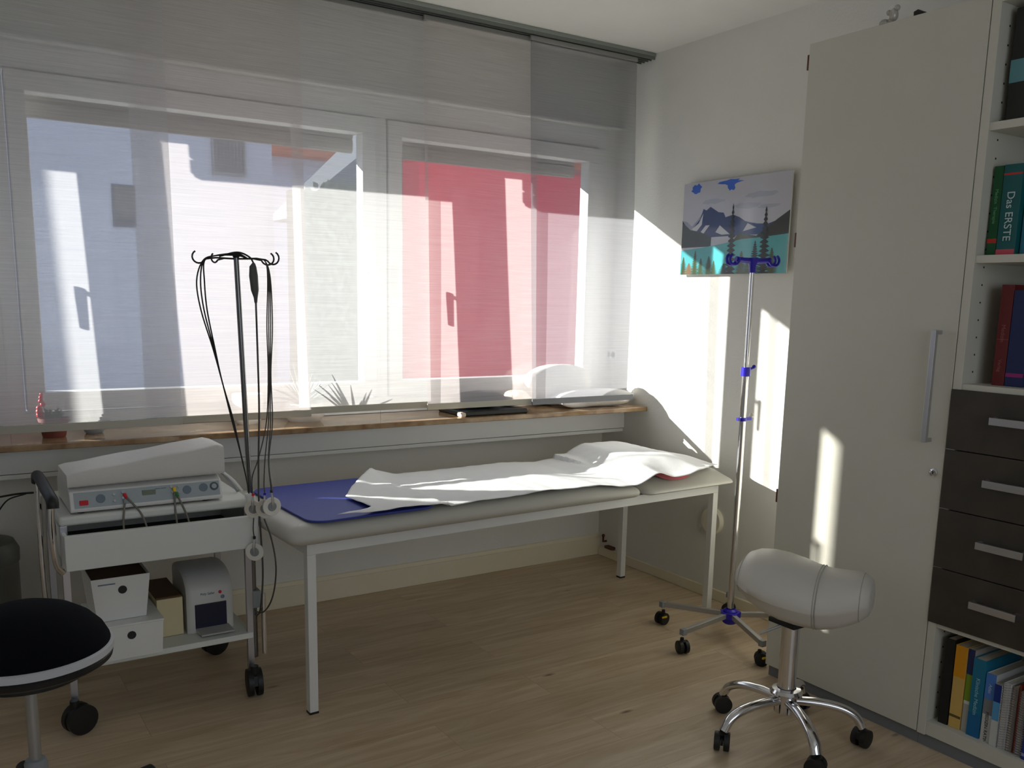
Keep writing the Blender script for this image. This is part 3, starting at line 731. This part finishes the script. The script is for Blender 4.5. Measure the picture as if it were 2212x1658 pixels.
for k, a in enumerate((118, 186, 248, 334, 44)):
    a = math.radians(a); d = Vector((math.cos(a), math.sin(a), 0)); n = Vector((-d.y, d.x, 0)); o = Vector((HX, HY, 0)); R_ = .295
    ar = MB(); p = []
    q = [o+d*.03-n*.009+Vector((0, 0, .088)), o+d*R_-n*.009+Vector((0, 0, .078)), o+d*R_+n*.009+Vector((0, 0, .078)), o+d*.03+n*.009+Vector((0, 0, .088))]
    ar.hexa(q, [v+Vector((0, 0, .020)) for v in q]); l = ar.build('leg', M_steel, iv, bevel=.001, world=True)
    e = o+d*(R_-.005); MB().box(e.x-.011, e.x+.011, e.y-.011, e.y+.011, .075, .10).build('end_cap', M_gray, l, bevel=.002, world=True)
    cs = caster('caster', (e.x, e.y, .026), .026, .042, M_black, l, a+1.2)
    if k in (0, 2): MB().box(e.x-.02, e.x+.006, e.y-.026, e.y-.02, .034, .041).build('brake_lever', M_yel, l, bevel=.001, world=True)
# top hook head
b = MB()
b.lathe((HX, HY, 0), [(.0, 1.472), (.0115, 1.472), (.014, 1.50), (.02, 1.515), (.02, 1.527), (.0, 1.53)], 18)
for a in (-33, 147):
    a = math.radians(a+18); d = Vector((math.cos(a), math.sin(a), 0)); o = Vector((HX, HY, 0))
    b.tube([o+Vector((0, 0, 1.516)), o+d*.04+Vector((0, 0, 1.518)), o+d*.075+Vector((0, 0, 1.522))], [.012, .010, .010], 10)
    n = Vector((-d.y, d.x, 0))
    for sgn in (-1, 1):
        for rr_ in (.020,):
            pts = [o+d*(.088+rr_*math.cos(th)*sgn*0)+n*(sgn*.012)+d*(rr_*math.sin(th))+Vector((0, 0, 1.520-rr_*math.cos(th))) for th in [math.radians(x) for x in range(-110, 151, 20)]]
            b.tube(pts, .0052, 8)
b.build('hook_head', M_blue, iv, world=True)
b = MB().cyl((HX, HY, 1.075), (HX, HY, 1.11), .019, 20).cyl((HX, HY, 1.095), (HX+.028, HY-.012, 1.108), .005, 10).ball((HX+.03, HY-.013, 1.112), .008, 10, 8)
b.build('height_clamp', M_blue, iv, world=True)
b = MB().cyl((HX, HY, .898), (HX, HY, .912), .015, 16).box(HX+.013, HX+.042, HY-.008, HY+.006, .90, .911).box(HX-.03, HX-.014, HY-.004, HY+.006, .90, .912)
b.build('small_clip', M_blue, iv, world=True)
MB().lathe((HX+.036, HY-.012, 0), [(.0, .911), (.008, .912), (.011, .918), (.006, .928), (0, .93)], 12).build('clip_knob', M_clear, iv, world=True)

# ================================================================== SADDLE STOOL
SX, SY = -.80, -1.96
st = thing('saddle_stool', 'pale saddle-shaped stool on a chrome five-armed base with casters', 'stool', (SX, SY, 0))
rv = Vector((.5, -.866, 0)); dv = Vector((.866, .5, 0))
prof_ = [(-.205, .535, .515, .05), (-.202, .560, .495, .10), (-.188, .580, .472, .128), (-.155, .594, .445, .150), (-.11, .598, .420, .160), (-.06, .594, .402, .158), (-.01, .584, .392, .150), (.035, .572, .388, .140), (.07, .567, .388, .130), (.10, .567, .394, .120), (.13, .568, .404, .110), (.16, .569, .418, .100), (.185, .565, .434, .090), (.202, .553, .450, .075), (.209, .53, .470, .048)]
b = MB(); rs = []
fine = []
for i in range(len(prof_)-1):
    for k in range(3):
        f = k/3; fine.append(tuple(x*(1-f)+y*f for x, y in zip(prof_[i], prof_[i+1])))
fine.append(prof_[-1])
for u, zt, zb, hw in fine:
    ring_ = []
    for j in range(36):
        a = 2*PI*j/36; c, s_ = math.cos(a), math.sin(a)
        x = math.copysign(abs(c)**.78, c)*hw; zc = (zt+zb)/2; zz = zc+math.copysign(abs(s_)**.85, s_)*(zt-zb)/2
        zz -= .12*abs(x)*abs(x)/.16 if s_ > 0 else 0
        if s_ < -.3: x *= .92
        ring_.append(Vector((SX, SY, 0))+rv*(u*.95+.030)+dv*x+Vector((0, 0, zz)))
    rs.append(ring_)
seat = b.rings(rs).build('seat', M_vinyl2, st, world=True, sharp=80)
def seat_seam(u0, off, name='seam'):
    k = min(range(len(fine)), key=lambda i: abs(fine[i][0]-u0)); ring_ = rs[k]; cen = sum(ring_, Vector())/36
    pts = [p+(p-cen).normalized()*.0006+rv*off for p in ring_]
    return MB().tube(pts+[pts[0]], .0013, 6).build(name, mat('seam_thread', (176, 174, 166), .6), seat, world=True)
seat_seam(.045, 0); seat_seam(.045, .008); seat_seam(.18, 0); seat_seam(-.19, 0)
b = MB().cyl((SX, SY, .355), (SX, SY, .395), .018, 20).build('gas_piston', M_black, st, world=True)
b = MB().cyl((SX, SY, .15), (SX, SY, .372), .0275, 28).cyl((SX, SY, .37), (SX, SY, .378), .029, 28).build('gas_column', M_chrome, st, world=True)
b = MB().tube([Vector((SX, SY, .385)), Vector((SX-.03, SY+.0, .382)), Vector((SX-.085, SY+.05, .345))], .0045, 8).build('height_lever', M_steel, st, world=True)
MB().box(SX-.05, SX+.05, SY-.05, SY+.05, .380, .396).build('seat_plate', M_black, st, bevel=.003, world=True)
MB().lathe((SX, SY, 0), [(.030, .085), (.036, .09), (.037, .145), (.050, .150), (.051, .156), (.044, .165), (.030, .168), (.030, .15)], 28).build('base_hub', M_chrome, st, world=True)
for a in (98, 170, 243, 315, 27):
    a = math.radians(a); d = Vector((math.cos(a), math.sin(a), 0)); o = Vector((SX, SY, 0))
    pts = catmull([o+d*r_+Vector((0, 0, z)) for r_, z in ((.03, .128), (.10, .128), (.165, .118), (.21, .096), (.232, .062))], 5)
    l = MB().tube(pts, [.0175]*len(pts), 16, flat=.8).build('base_arm', M_chrome, st, world=True)
    e = o+d*.235; caster('caster', (e.x, e.y, .029), .029, .048, M_black, l, a+.9)

# ================================================================== BLACK STOOL (front left)
BX, BY = -2.845, -1.385
st = thing('dome_stool', 'black domed fabric stool with white piping at the lower left', 'stool', (BX, BY, 0))
MB().lathe((BX, BY, .07), [(.0, .548), (.03, .5475), (.07, .541), (.11, .526), (.145, .503), (.17, .476), (.182, .452), (.184, .441)], 64).build('cushion', M_blackfab, st, world=True, sharp=80)
MB().lathe((BX, BY, .07), [(.183, .446), (.190, .442), (.190, .427), (.183, .424), (.18, .434)], 64).build('piping', mat('piping_white', (196, 198, 202), .6), st, world=True)
MB().lathe((BX, BY, .07), [(.184, .424), (.188, .420), (.186, .408), (.17, .398), (.12, .388), (.03, .382), (0, .382)], 64).build('seat_base', M_black, st, world=True)
MB().lathe((BX, BY, .07), [(.0, .382), (.13, .384), (.13, .374), (.0, .372)], 40).build('seat_ring', M_black, st, world=True)
MB().cyl((BX, BY, .2), (BX, BY, .445), .014, 20).build('piston', M_steel, st, world=True)
MB().lathe((BX, BY, 0), [(.0, .05), (.026, .05), (.026, .215), (.022, .225), (.014, .227)], 28).build('gas_column', M_gray, st, world=True)
MB().lathe((BX, BY, 0), [(.028, .04), (.036, .045), (.036, .08), (.028, .085)], 28).build('base_hub', M_black, st, world=True)
for k in range(5):
    a = math.radians(20+72*k); d = Vector((math.cos(a), math.sin(a), 0)); o = Vector((BX, BY, 0))
    l = MB().tube([o+d*.03+Vector((0, 0, .062)), o+d*.27+Vector((0, 0, .062))], .015, 14, flat=.8).build('base_leg', M_steel, st, world=True)
    e = o+d*.285
    MB().tube([o+d*.262+Vector((0, 0, .062)), o+d*.268+Vector((0, 0, .062)), o+d*.30+Vector((0, 0, .062)), o+d*.306+Vector((0, 0, .062))], [.015, .021, .021, .015], 16).cyl((e.x, e.y, 0), (e.x, e.y, .05), .018, 14).build('end_glide', M_black, l, world=True)

# ================================================================== TROLLEY
ct = thing('medical_trolley', 'white two-tier medical trolley with open drawer, chrome sides and a tall hook pole', 'trolley', (-2.4, -.62, 0))
CX0, CX1, CYF, CYB = -2.70, -2.125, -.80, -.38
MB().box(CX0, CX1, CYF, CYB, .655, .685).build('top_shelf', M_cartwhite, ct, bevel=.01, segs=3, world=True)
MB().box(CX0+.01, CX1-.005, CYF, CYB, .198, .218).build('bottom_shelf', M_cartwhite, ct, bevel=.003, world=True)
b = MB(); x0, x1, yf, yb = -2.695, -2.12, -.862, -.44
b.box(x0, x1, yf, yf+.018, .532, .640).box(x0, x0+.012, yf+.018, yb, .545, .636).box(x1-.012, x1, yf+.018, yb, .545, .636).box(x0+.012, x1-.012, yb-.012, yb, .545, .636)
dr = b.build('drawer', M_cartwhite, ct, bevel=.003, world=True)
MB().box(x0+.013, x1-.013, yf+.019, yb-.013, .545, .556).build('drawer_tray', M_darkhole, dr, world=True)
for x in (CX0+.012, CX1-.012):
    for y in (CYF+.015, CYB-.015):
        MB().box(x-.011, x+.011, y-.008, y+.008, .085, .656).build('post', M_alu, ct, bevel=.002, world=True)
for x, y, an in ((CX0+.02, CYF-.01, .4), (CX1-.012, CYF-.015, 1.45), (CX1-.03, CYB, .3), (CX0+.02, CYB, .3)):
    caster('caster', (x, y, .047), .047, .05, M_black, ct, an)
# left handle
for y, zz in ((-.84, .60),):
    MB().tube(catmull([(-2.718, y, .742), (-2.722, y, .70), (-2.722, y, .62), (-2.715, y+.01, zz-.05), (-2.700, y+.02, zz-.08)], 5), .010, 12).build('side_rail', M_chrome, ct, world=True)
MB().tube(catmull([(-2.718, -.46, .742), (-2.722, -.46, .6), (-2.722, -.46, .4), (-2.715, -.46, .25), (-2.70, -.46, .22)], 5), .009, 12).build('side_rail', M_chrome, ct, world=True)
MB().tube(catmull([(-2.718, -.85, .725), (-2.718, -.835, .748), (-2.72, -.7, .756), (-2.72, -.55, .760), (-2.72, -.455, .755), (-2.72, -.44, .73)], 5), .017, 14, flat=1).build('handle_grip', M_black, ct, world=True)
# pole
PXX, PYY = -2.118, -.772
M_pole = mat('chrome_dark_reflection', (120, 120, 122), .22, 1)  # chrome with the dark reflection of the room put into its colour
po_ = MB().cyl((PXX, PYY, .30), (PXX, PYY, .68), .0085, 18).cyl((PXX, PYY, .66), (PXX-.022, PYY, 1.468), .0085, 18).cyl((PXX, PYY, .12), (PXX, PYY, .56), .0105, 18).build('pole', M_pole, ct, world=True)
MB().box(PXX-.012, PXX+.012, PYY-.02, PYY+.02, .64, .69).box(PXX-.02, PXX+.0, PYY-.03, PYY+.0, .66, .70).build('pole_clamp', M_white, ct, bevel=.004, world=True)
MB().box(PXX-.01, PXX+.02, PYY-.022, PYY+.022, .30, .36).build('lower_clamp', M_gray, ct, bevel=.003, world=True)
MB().cyl((PXX+.03, PYY-.01, .13), (PXX+.03, PYY-.01, .345), .0085, 16).build('side_tube', M_chrome, ct, world=True)
MB().ball((PXX-.022, PYY, 1.47), (.011, .011, .008), 14, 8).build('pole_cap', M_black, ct, world=True)
hk = Vector((PXX-.022, PYY, 1.462))
for dx, dy, rr_ in ((-.105, .045, .02), (-.045, .085, .015), (.092, -.083, .02), (.095, -.02, .02)):
    d = Vector((dx, dy, 0)); L_ = d.length; d.normalize()
    pts = [hk, hk+d*(L_*.55)+Vector((0, 0, .002)), hk+d*(L_*.8)+Vector((0, 0, -.002))]
    c = hk+d*(L_+.0)+Vector((0, 0, .004))
    for th in range(-60, 151, 21):
        t_ = math.radians(th); pts.append(c+d*(rr_*math.sin(t_))+Vector((0, 0, -rr_*math.cos(t_))))
    MB().tube(pts, .0028, 8).build('hook', M_black, ct, world=True)

# device on the trolley
dv_ = thing('vacuum_electrode_unit', 'white desktop electrotherapy unit with round dials on the trolley top', 'medical device', (-2.43, -.62, .685))
x0, x1 = -2.665, -2.212
MB().prism([(x0, -.78, .690), (x0, -.785, .70), (x0, -.765, .752), (x0, -.74, .762), (x0, -.50, .762), (x0, -.485, .75), (x0, -.48, .690)], (x1-x0, 0, 0)).build('housing', M_white, dv_, bevel=.004, world=True)
for xx in (x0+.03, x1-.05):
    for yy in (-.76, -.52): MB().cyl((xx, yy, .685), (xx, yy, .692), .01, 12).build('foot', M_black, dv_, world=True)
def fp(x, f): # point on front panel; f 0..1 upward
    return Vector((x, -.785+.02*f-.0009, .70+.052*f))
fn = Vector((0, -.933, .36))
q = [fp(x0+.012, .06), fp(x1-.008, .10), fp(x1-.008, .93), fp(x0+.012, .93)]
MB().prism([p-fn*.0002 for p in q], fn*.0014).build('control_panel', M_panelgrey, dv_, world=True)
def disc(x, f, r, m, name, h=.002, seg=24):
    c = fp(x, f)+fn*.001; return MB().tube([c, c+fn*h], [r, r], seg).build(name, m, dv_, world=True)
W_ = x1-x0
for fx, ff in ((.19, .5), (.755, .55), (.87, .60)): disc(x0+W_*fx, ff, .0135, M_dial, 'dial')
dd = disc(x0+W_*.945, .62, .0135, mat('dial_dark', (84, 94, 102), .5), 'dial'); disc(x0+W_*.945, .62, .008, M_panelgrey, 'dial_centre', .003)
c = fp(x0+W_*.085, .36); MB().box(c.x-.012, c.x+.012, c.y-.006, c.y+.004, c.z-.007, c.z+.007).build('power_switch', M_red, dv_, bevel=.001, world=True)
for fx, ff in ((.275, .66), (.275, .30), (.33, .75), (.33, .42), (.65, .80), (.70, .78), (.70, .45), (.655, .5)): disc(x0+W_*fx, ff, .0042, M_steel, 'socket', .006, 12)
c = fp(x0+W_*.50, .6); MB().box(c.x-.02, c.x+.02, c.y-.004, c.y+.004, c.z-.009, c.z+.008).build('display', mat('lcd', (118, 128, 112), .3), dv_, bevel=.001, world=True)
for fx in (.56, .60): 
    c = fp(x0+W_*fx, .78); MB().box(c.x-.008, c.x+.008, c.y-.0025, c.y+.002, c.z-.001, c.z+.001).build('marking', M_dial, dv_, world=True)
def lead(x, f, ends, col, r=.0032):
    c = fp(x, f)+fn*.004
    l = thing('device_lead', 'grey lead with %s plug running from the white unit into the open drawer' % col[0], 'cable', tuple(c))
    MB().tube([c-fn*.002, c+fn*.008+Vector((0, 0, -.001)), c+fn*.014+Vector((.004*ends[3], -.001, -.014))], [.0045, .005, .004], 10).build('plug', col[1], l, world=True)
    pts = catmull([c+fn*.012+Vector((.003*ends[3], 0, -.010)), c+Vector((ends[0]*.4, -.018, -.03)), c+Vector((ends[0]*.8, -.026, -.065)), Vector((c.x+ends[0], -.825, .62)), Vector((c.x+ends[0]*1.1, -.815, .578))], 5)
    MB().tube(pts, r, 8).build('wire', mat('lead_grey', (120, 116, 106), .6), l, world=True)
lead(x0+W_*.34, .60, (.055, 0, 0, 1), ('a red', M_red))
lead(x0+W_*.335, .30, (-.012, 0, 0, 0), ('a grey', M_gray))
lead(x0+W_*.665, .70, (-.004, 0, 0, 0), ('a yellow', M_yel))
lead(x0+W_*.675, .40, (.03, 0, 0, 1), ('a green', M_green))
# padded wedge on the device
ws = MB(); rs = []
n_ = 24
for i in range(n_+1):
    u = i/n_; x = -2.668+u*(.468); e = min(1, min(u, 1-u)*n_/1.5+.6)
    zb = .7635+.004*u; zt = zb + (.045+.058*u)*(.80+.20*e)
    y0, y1 = -.775, -.56; m_ = (zb+zt)/2; hh = (zt-zb)/2
    ring_ = []
    for j in range(28):
        a = 2*PI*j/28; c, s_ = math.cos(a), math.sin(a)
        yy = (y0+y1)/2+math.copysign(abs(c)**.22, c)*(y1-y0)/2*(.97+.03*e)
        zz = m_+math.copysign(abs(s_)**.28, s_)*hh
        zz += .0012*math.sin(u*14+3*a)*(s_ > .2)
        ring_.append((x, yy, max(.7632, zz)))
    rs.append(ring_)
tag(ws.rings(rs).build('wedge_cushion', mat('cushion_vinyl', (218, 214, 208), .55, bump=.2, bscale=40)), 'thick white wedge-shaped cushion lying on the electrotherapy unit', 'cushion')
# boxes on the lower shelf
def tbox(name, label, x0, x1, yf, yb, z0, z1, tp, lid, mark=False):
    t = thing(name, label, 'storage box', ((x0+x1)/2, (yf+yb)/2, z0))
    def shell(i0, za, zb_):
        k = lambda z: tp*(1-(z-z0)/(z1-z0))
        return ([(x0+k(za)+i0, yf+k(za)+i0, za), (x1-k(za)-i0, yf+k(za)+i0, za), (x1-k(za)-i0, yb-k(za)-i0, za), (x0+k(za)+i0, yb-k(za)-i0, za)],
                [(x0+k(zb_)+i0, yf+k(zb_)+i0, zb_), (x1-k(zb_)-i0, yf+k(zb_)+i0, zb_), (x1-k(zb_)-i0, yb-k(zb_)-i0, zb_), (x0+k(zb_)+i0, yb-k(zb_)-i0, zb_)])
    b = MB()
    A, B_ = shell(0, z0, z1); C_, D_ = shell(.003, z0+.004, z1)
    va = [b.bm.verts.new(p) for p in A]; vb = [b.bm.verts.new(p) for p in B_]; vc = [b.bm.verts.new(p) for p in C_]; vd = [b.bm.verts.new(p) for p in D_]
    b.bm.faces.new(va[::-1]); b.bm.faces.new(vc)
    for i in range(4):
        j = (i+1) % 4; b.bm.faces.new((va[i], va[j], vb[j], vb[i])); b.bm.faces.new((vb[i], vb[j], vd[j], vd[i])); b.bm.faces.new((vd[i], vd[j], vc[j], vc[i]))
    b.build('box_body', M_white, t, bevel=.0015, world=True)
    if lid: MB().box(x0-.002, x1+.002, yf-.002, yb+.002, z1, z1+.006).build('lid', M_white, t, bevel=.002, world=True)
    else: MB().box(x0+.004, x1-.004, yf+.004, yb-.004, z1-.012, z1-.009).build('contents', M_kraft, t, world=True)
    zc = z0+(z1-z0)*.70; cx = (x0+x1)/2+.004; ky = tp*(1-(zc-z0)/(z1-z0))
    MB().lathe((cx, yf+ky, zc), [(0, .0018), (.013, .0018), (.013, -.001)], 24, 'Y').build('grip_hole', M_black, t, world=True)
    if mark: MB().box(x0+.02, x0+.07, yf+.0005, yf+.002, z1-.022, z1-.018).build('label_strip', M_dial, t, world=True)
tbox('storage_box', 'white lidded storage box with round grip hole on the lower trolley shelf', -2.625, -2.425, -.835, -.56, .219, .328, .006, True)
tbox('storage_box', 'open white storage box with round grip hole, stacked on the lidded one', -2.625, -2.452, -.80, -.56, .335, .478, .014, False, True)
t = tag(MB().box(-2.418, -2.335, -.70, -.48, .219, .350).build('carton', M_cream, bevel=.002), 'cream cardboard carton between the storage boxes and the small analyser', 'carton')
t = tag(MB().box(-2.42, -2.338, -.70, -.48, .3515, .357).build('card_lid', M_kraft, bevel=.001), 'flat brown card lying on top of the cream carton', 'card')
# small analyser
an = thing('lab_analyser', 'small rounded white analyser with dark front slot on the lower trolley shelf', 'medical device', (-2.235, -.60, .219))
def arch(x, ins, yo):
    yf, yb, z0 = -.715+yo, -.50, .219
    pts = [(yf, z0), (yf, z0+.140), (yf+.012, z0+.165), (yf+.035, z0+.186), (yf+.07, z0+.200), (yf+.11, z0+.207), (yf+.16, z0+.207), (yb-.01, z0+.2), (yb, z0+.185), (yb, z0)]
    cz, cy_ = z0+.1, (yf+yb)/2
    return [Vector((x, cy_+(y-cy_)*(1-ins), cz+(z-cz)*(1-ins*.8) if z > z0 else z)) for y, z in pts]
b = MB(); b.rings([arch(-2.325, .08, 0), arch(-2.320, .03, 0), arch(-2.308, 0, 0), arch(-2.188, 0, 0), arch(-2.176, .03, 0), arch(-2.171, .08, 0)])
b.build('housing', mat('analyser_white', (206, 204, 198), .4), an, world=True)
MB().box(-2.300, -2.195, -.7175, -.712, .232, .318).build('front_slot', M_navy, an, bevel=.002, world=True)
MB().hexa([(-2.295, -.775, .224), (-2.185, -.775, .224), (-2.19, -.71, .224), (-2.30, -.71, .224)], [(-2.295, -.775, .230), (-2.185, -.775, .230), (-2.19, -.71, .236), (-2.30, -.71, .236)]).build('tray', mat('tray_grey', (176, 176, 172), .4), an, bevel=.002, world=True)
MB().lathe((-2.215, -.712, .352), [(0, .007), (.005, .006), (.0065, 0)], 16, 'Y').build('button', M_red, an, world=True)
MB().lathe((-2.207, -.7125, .334), [(0, .004), (.007, .003), (.008, 0)], 16, 'Y').build('oval_badge', M_dial, an, world=True)
text_mesh('Poly Safer', .012, (-2.257, -.7165, .352), (1, 0, 0), (0, 0, 1), M_dial, an, 'lettering')

# electrode leads on the pole -------------------------------------
def wire(parent, pts, r=.0022, m=None, n=6, name='wire'):
    return MB().tube(catmull(pts, n), r, 7).build(name, m or M_cable, parent, world=True)
HXX, HYY = PXX-.022, PYY
lw = thing('cable_loop', 'loop of dark cables hanging from the left hook down to the trolley top', 'cable', (HXX-.105, HYY+.045, 1.45))
for k, (o1, o2) in enumerate(((-.004, -.012), (.004, .0), (.012, .012))):
    wire(lw, [(HXX+.03, HYY-.03, 1.462), (HXX, HYY-.012, 1.472+.003*k), (HXX-.06, HYY+.02, 1.470), (HXX-.094+o1*.3, HYY+.035, 1.453), (HXX-.106+o2, HYY+.03, 1.39), (HXX-.100+o2*.8, HYY+.025, 1.30), (HXX-.078+o1*.4, HYY+.015, 1.18), (HXX-.056, HYY+.005, 1.07), (HXX-.032+o1*.3, HYY-.005, .95), (HXX-.008, HYY-.012, .83), (HXX+.006, HYY-.018, .745), (HXX+.012, HYY-.018, .70)], .0024, M_blkcable)
cw = thing('connector_cable', 'dark cable with an oval inline connector hanging from the right hooks', 'cable', (HXX+.045, HYY-.06, 1.45))
QX, QY = HXX+.040, HYY-.052
MB().tube([(QX, QY, 1.450), (QX-.003, QY, 1.438), (QX-.002, QY, 1.41), (QX+.001, QY, 1.365), (QX+.003, QY, 1.342), (QX+.003, QY, 1.325)], [.004, .011, .014, .0125, .0065, .0045], 14, flat=.7).build('connector', mat('connector_grey', (84, 84, 82), .5), cw, world=True)
wire(cw, [(QX+.003, QY, 1.33), (QX+.004, QY, 1.15), (QX+.002, QY-.005, .98), (QX-.01, QY-.02, .80), (QX-.018, QY-.04, .65), (QX-.018, QY-.06, .46), (QX-.02, QY-.03, .32), (PXX+.005, PYY-.014, .27)], .0032, M_cable)
wire(cw, [(HXX-.05, HYY+.012, 1.468), (HXX+.0, HYY-.012, 1.482), (HXX+.03, HYY-.04, 1.468), (QX+.001, QY, 1.446)], .0028, M_blkcable)
ew = thing('electrode_lead_set', 'bundle of electrode leads ending in round white suction electrodes, hanging from the right hook', 'electrode leads', (HXX+.08, HYY-.07, 1.45))
ends = [(-2.143, -.885, .71), (-2.132, -.972, .732), (-2.134, -1.045, .755), (-2.136, -1.06, .758)]
for k, e in enumerate(ends):
    o_ = (k-1.5)*.003
    wire(ew, [(HXX+.05, HYY-.045, 1.462), (HXX+.072, HYY-.066, 1.456), (HXX+.082+o_, HYY-.07, 1.40), (HXX+.080+o_*2, HYY-.07, 1.25), (HXX+.074+o_, HYY-.075, 1.10), (HXX+.062+o_*1.5, HYY-.09-k*.006, .95), ((HXX+.045+e[0])/2, (HYY-.11+e[1])/2, .84), (e[0], e[1]+.004, .77), e], .002, M_cable)
def electrode(e, r, rot, ring):
    c = Vector(e); ax = Vector((math.sin(rot), -math.cos(rot), 0))
    d_ = MB().tube([c-ax*.003, c-ax*.002, c+ax*.002, c+ax*.003], [r*.97, r, r, r*.97], 28).build('electrode', M_electrode, ew, world=True)
    MB().tube([c+ax*.003, c+ax*.006], [r*.5, r*.42], 20).build('snap', M_gray, d_, world=True)
    MB().tube([c+ax*.008+Vector((0, 0, -.004)), c+ax*.008+Vector((0, 0, .02)), c+Vector((0, 0, .045))], [.004, .0045, .003], 10).build('clip', M_clear, d_, world=True)
    MB().tube([c+Vector((0, 0, .044)), c+Vector((0, 0, .052))], .0045, 10).build('marker_ring', ring, d_, world=True)
electrode((-2.143, -.885, .668), .029, -.6, M_red); electrode((-2.132, -.972, .686), .030, -.6, M_blue); electrode((-2.136, -1.052, .710), .029, .1, M_black)
wire(ew, [(-2.143, -.885, .64), (-2.146, -.885, .60), (-2.143, -.885, .57)], .002)
electrode((-2.143, -.885, .525), .030, -.6, M_black)
wire(ew, [(-2.132, -.96, .65), (-2.128, -1.01, .60), (-2.128, -1.05, .53), (-2.126, -1.03, .45), (-2.120, -.96, .37), (-2.116, -.87, .31), (PXX+.005, PYY-.018, .285)], .0026)
hc_ = thing('hose_bundle', 'white hose coil lying on the trolley top behind the cushion', 'hose', (-2.17, -.6, .69))
wire(hc_, [(-2.21, -.53, .77), (-2.19, -.6, .765), (-2.155, -.68, .735), (-2.135, -.74, .70)], .004, M_white)
wire(hc_, [(-2.21, -.50, .75), (-2.18, -.56, .755), (-2.15, -.64, .72), (-2.14, -.70, .692)], .005, M_gray)
# cable on the wall side from the trolley handle
cb = thing('mains_cable', 'black mains cable running from the trolley handle to the left', 'cable', (-2.74, -.46, .7))
wire(cb, [(-2.735, -.46, .70), (-2.78, -.40, .688), (-2.86, -.3, .66), (-2.95, -.2, .64), (-3.1, -.05, .62)], .0035, M_blkcable)
wire(cb, [(-2.755, -.43, .692), (-2.80, -.32, .655), (-2.83, -.25, .60), (-2.86, -.2, .55)], .0025, M_blkcable)
# pedal bin
bn = thing('pedal_bin', 'grey metal pedal bin at the left edge behind the trolley', 'bin', (-2.90, -.22, 0))
MB().lathe((0, 0, 0), [(.12, 0), (.122, .01), (.125, .42), (.127, .43), (.122, .43)], 40).build('bin_body', mat('bin_grey', (126, 128, 124), .4, .7), bn)
MB().lathe((0, 0, 0), [(.129, .425), (.130, .465), (.115, .495), (.06, .51), (0, .513)], 40).build('lid', mat('bin_lid', (110, 112, 108), .45, .5), bn)
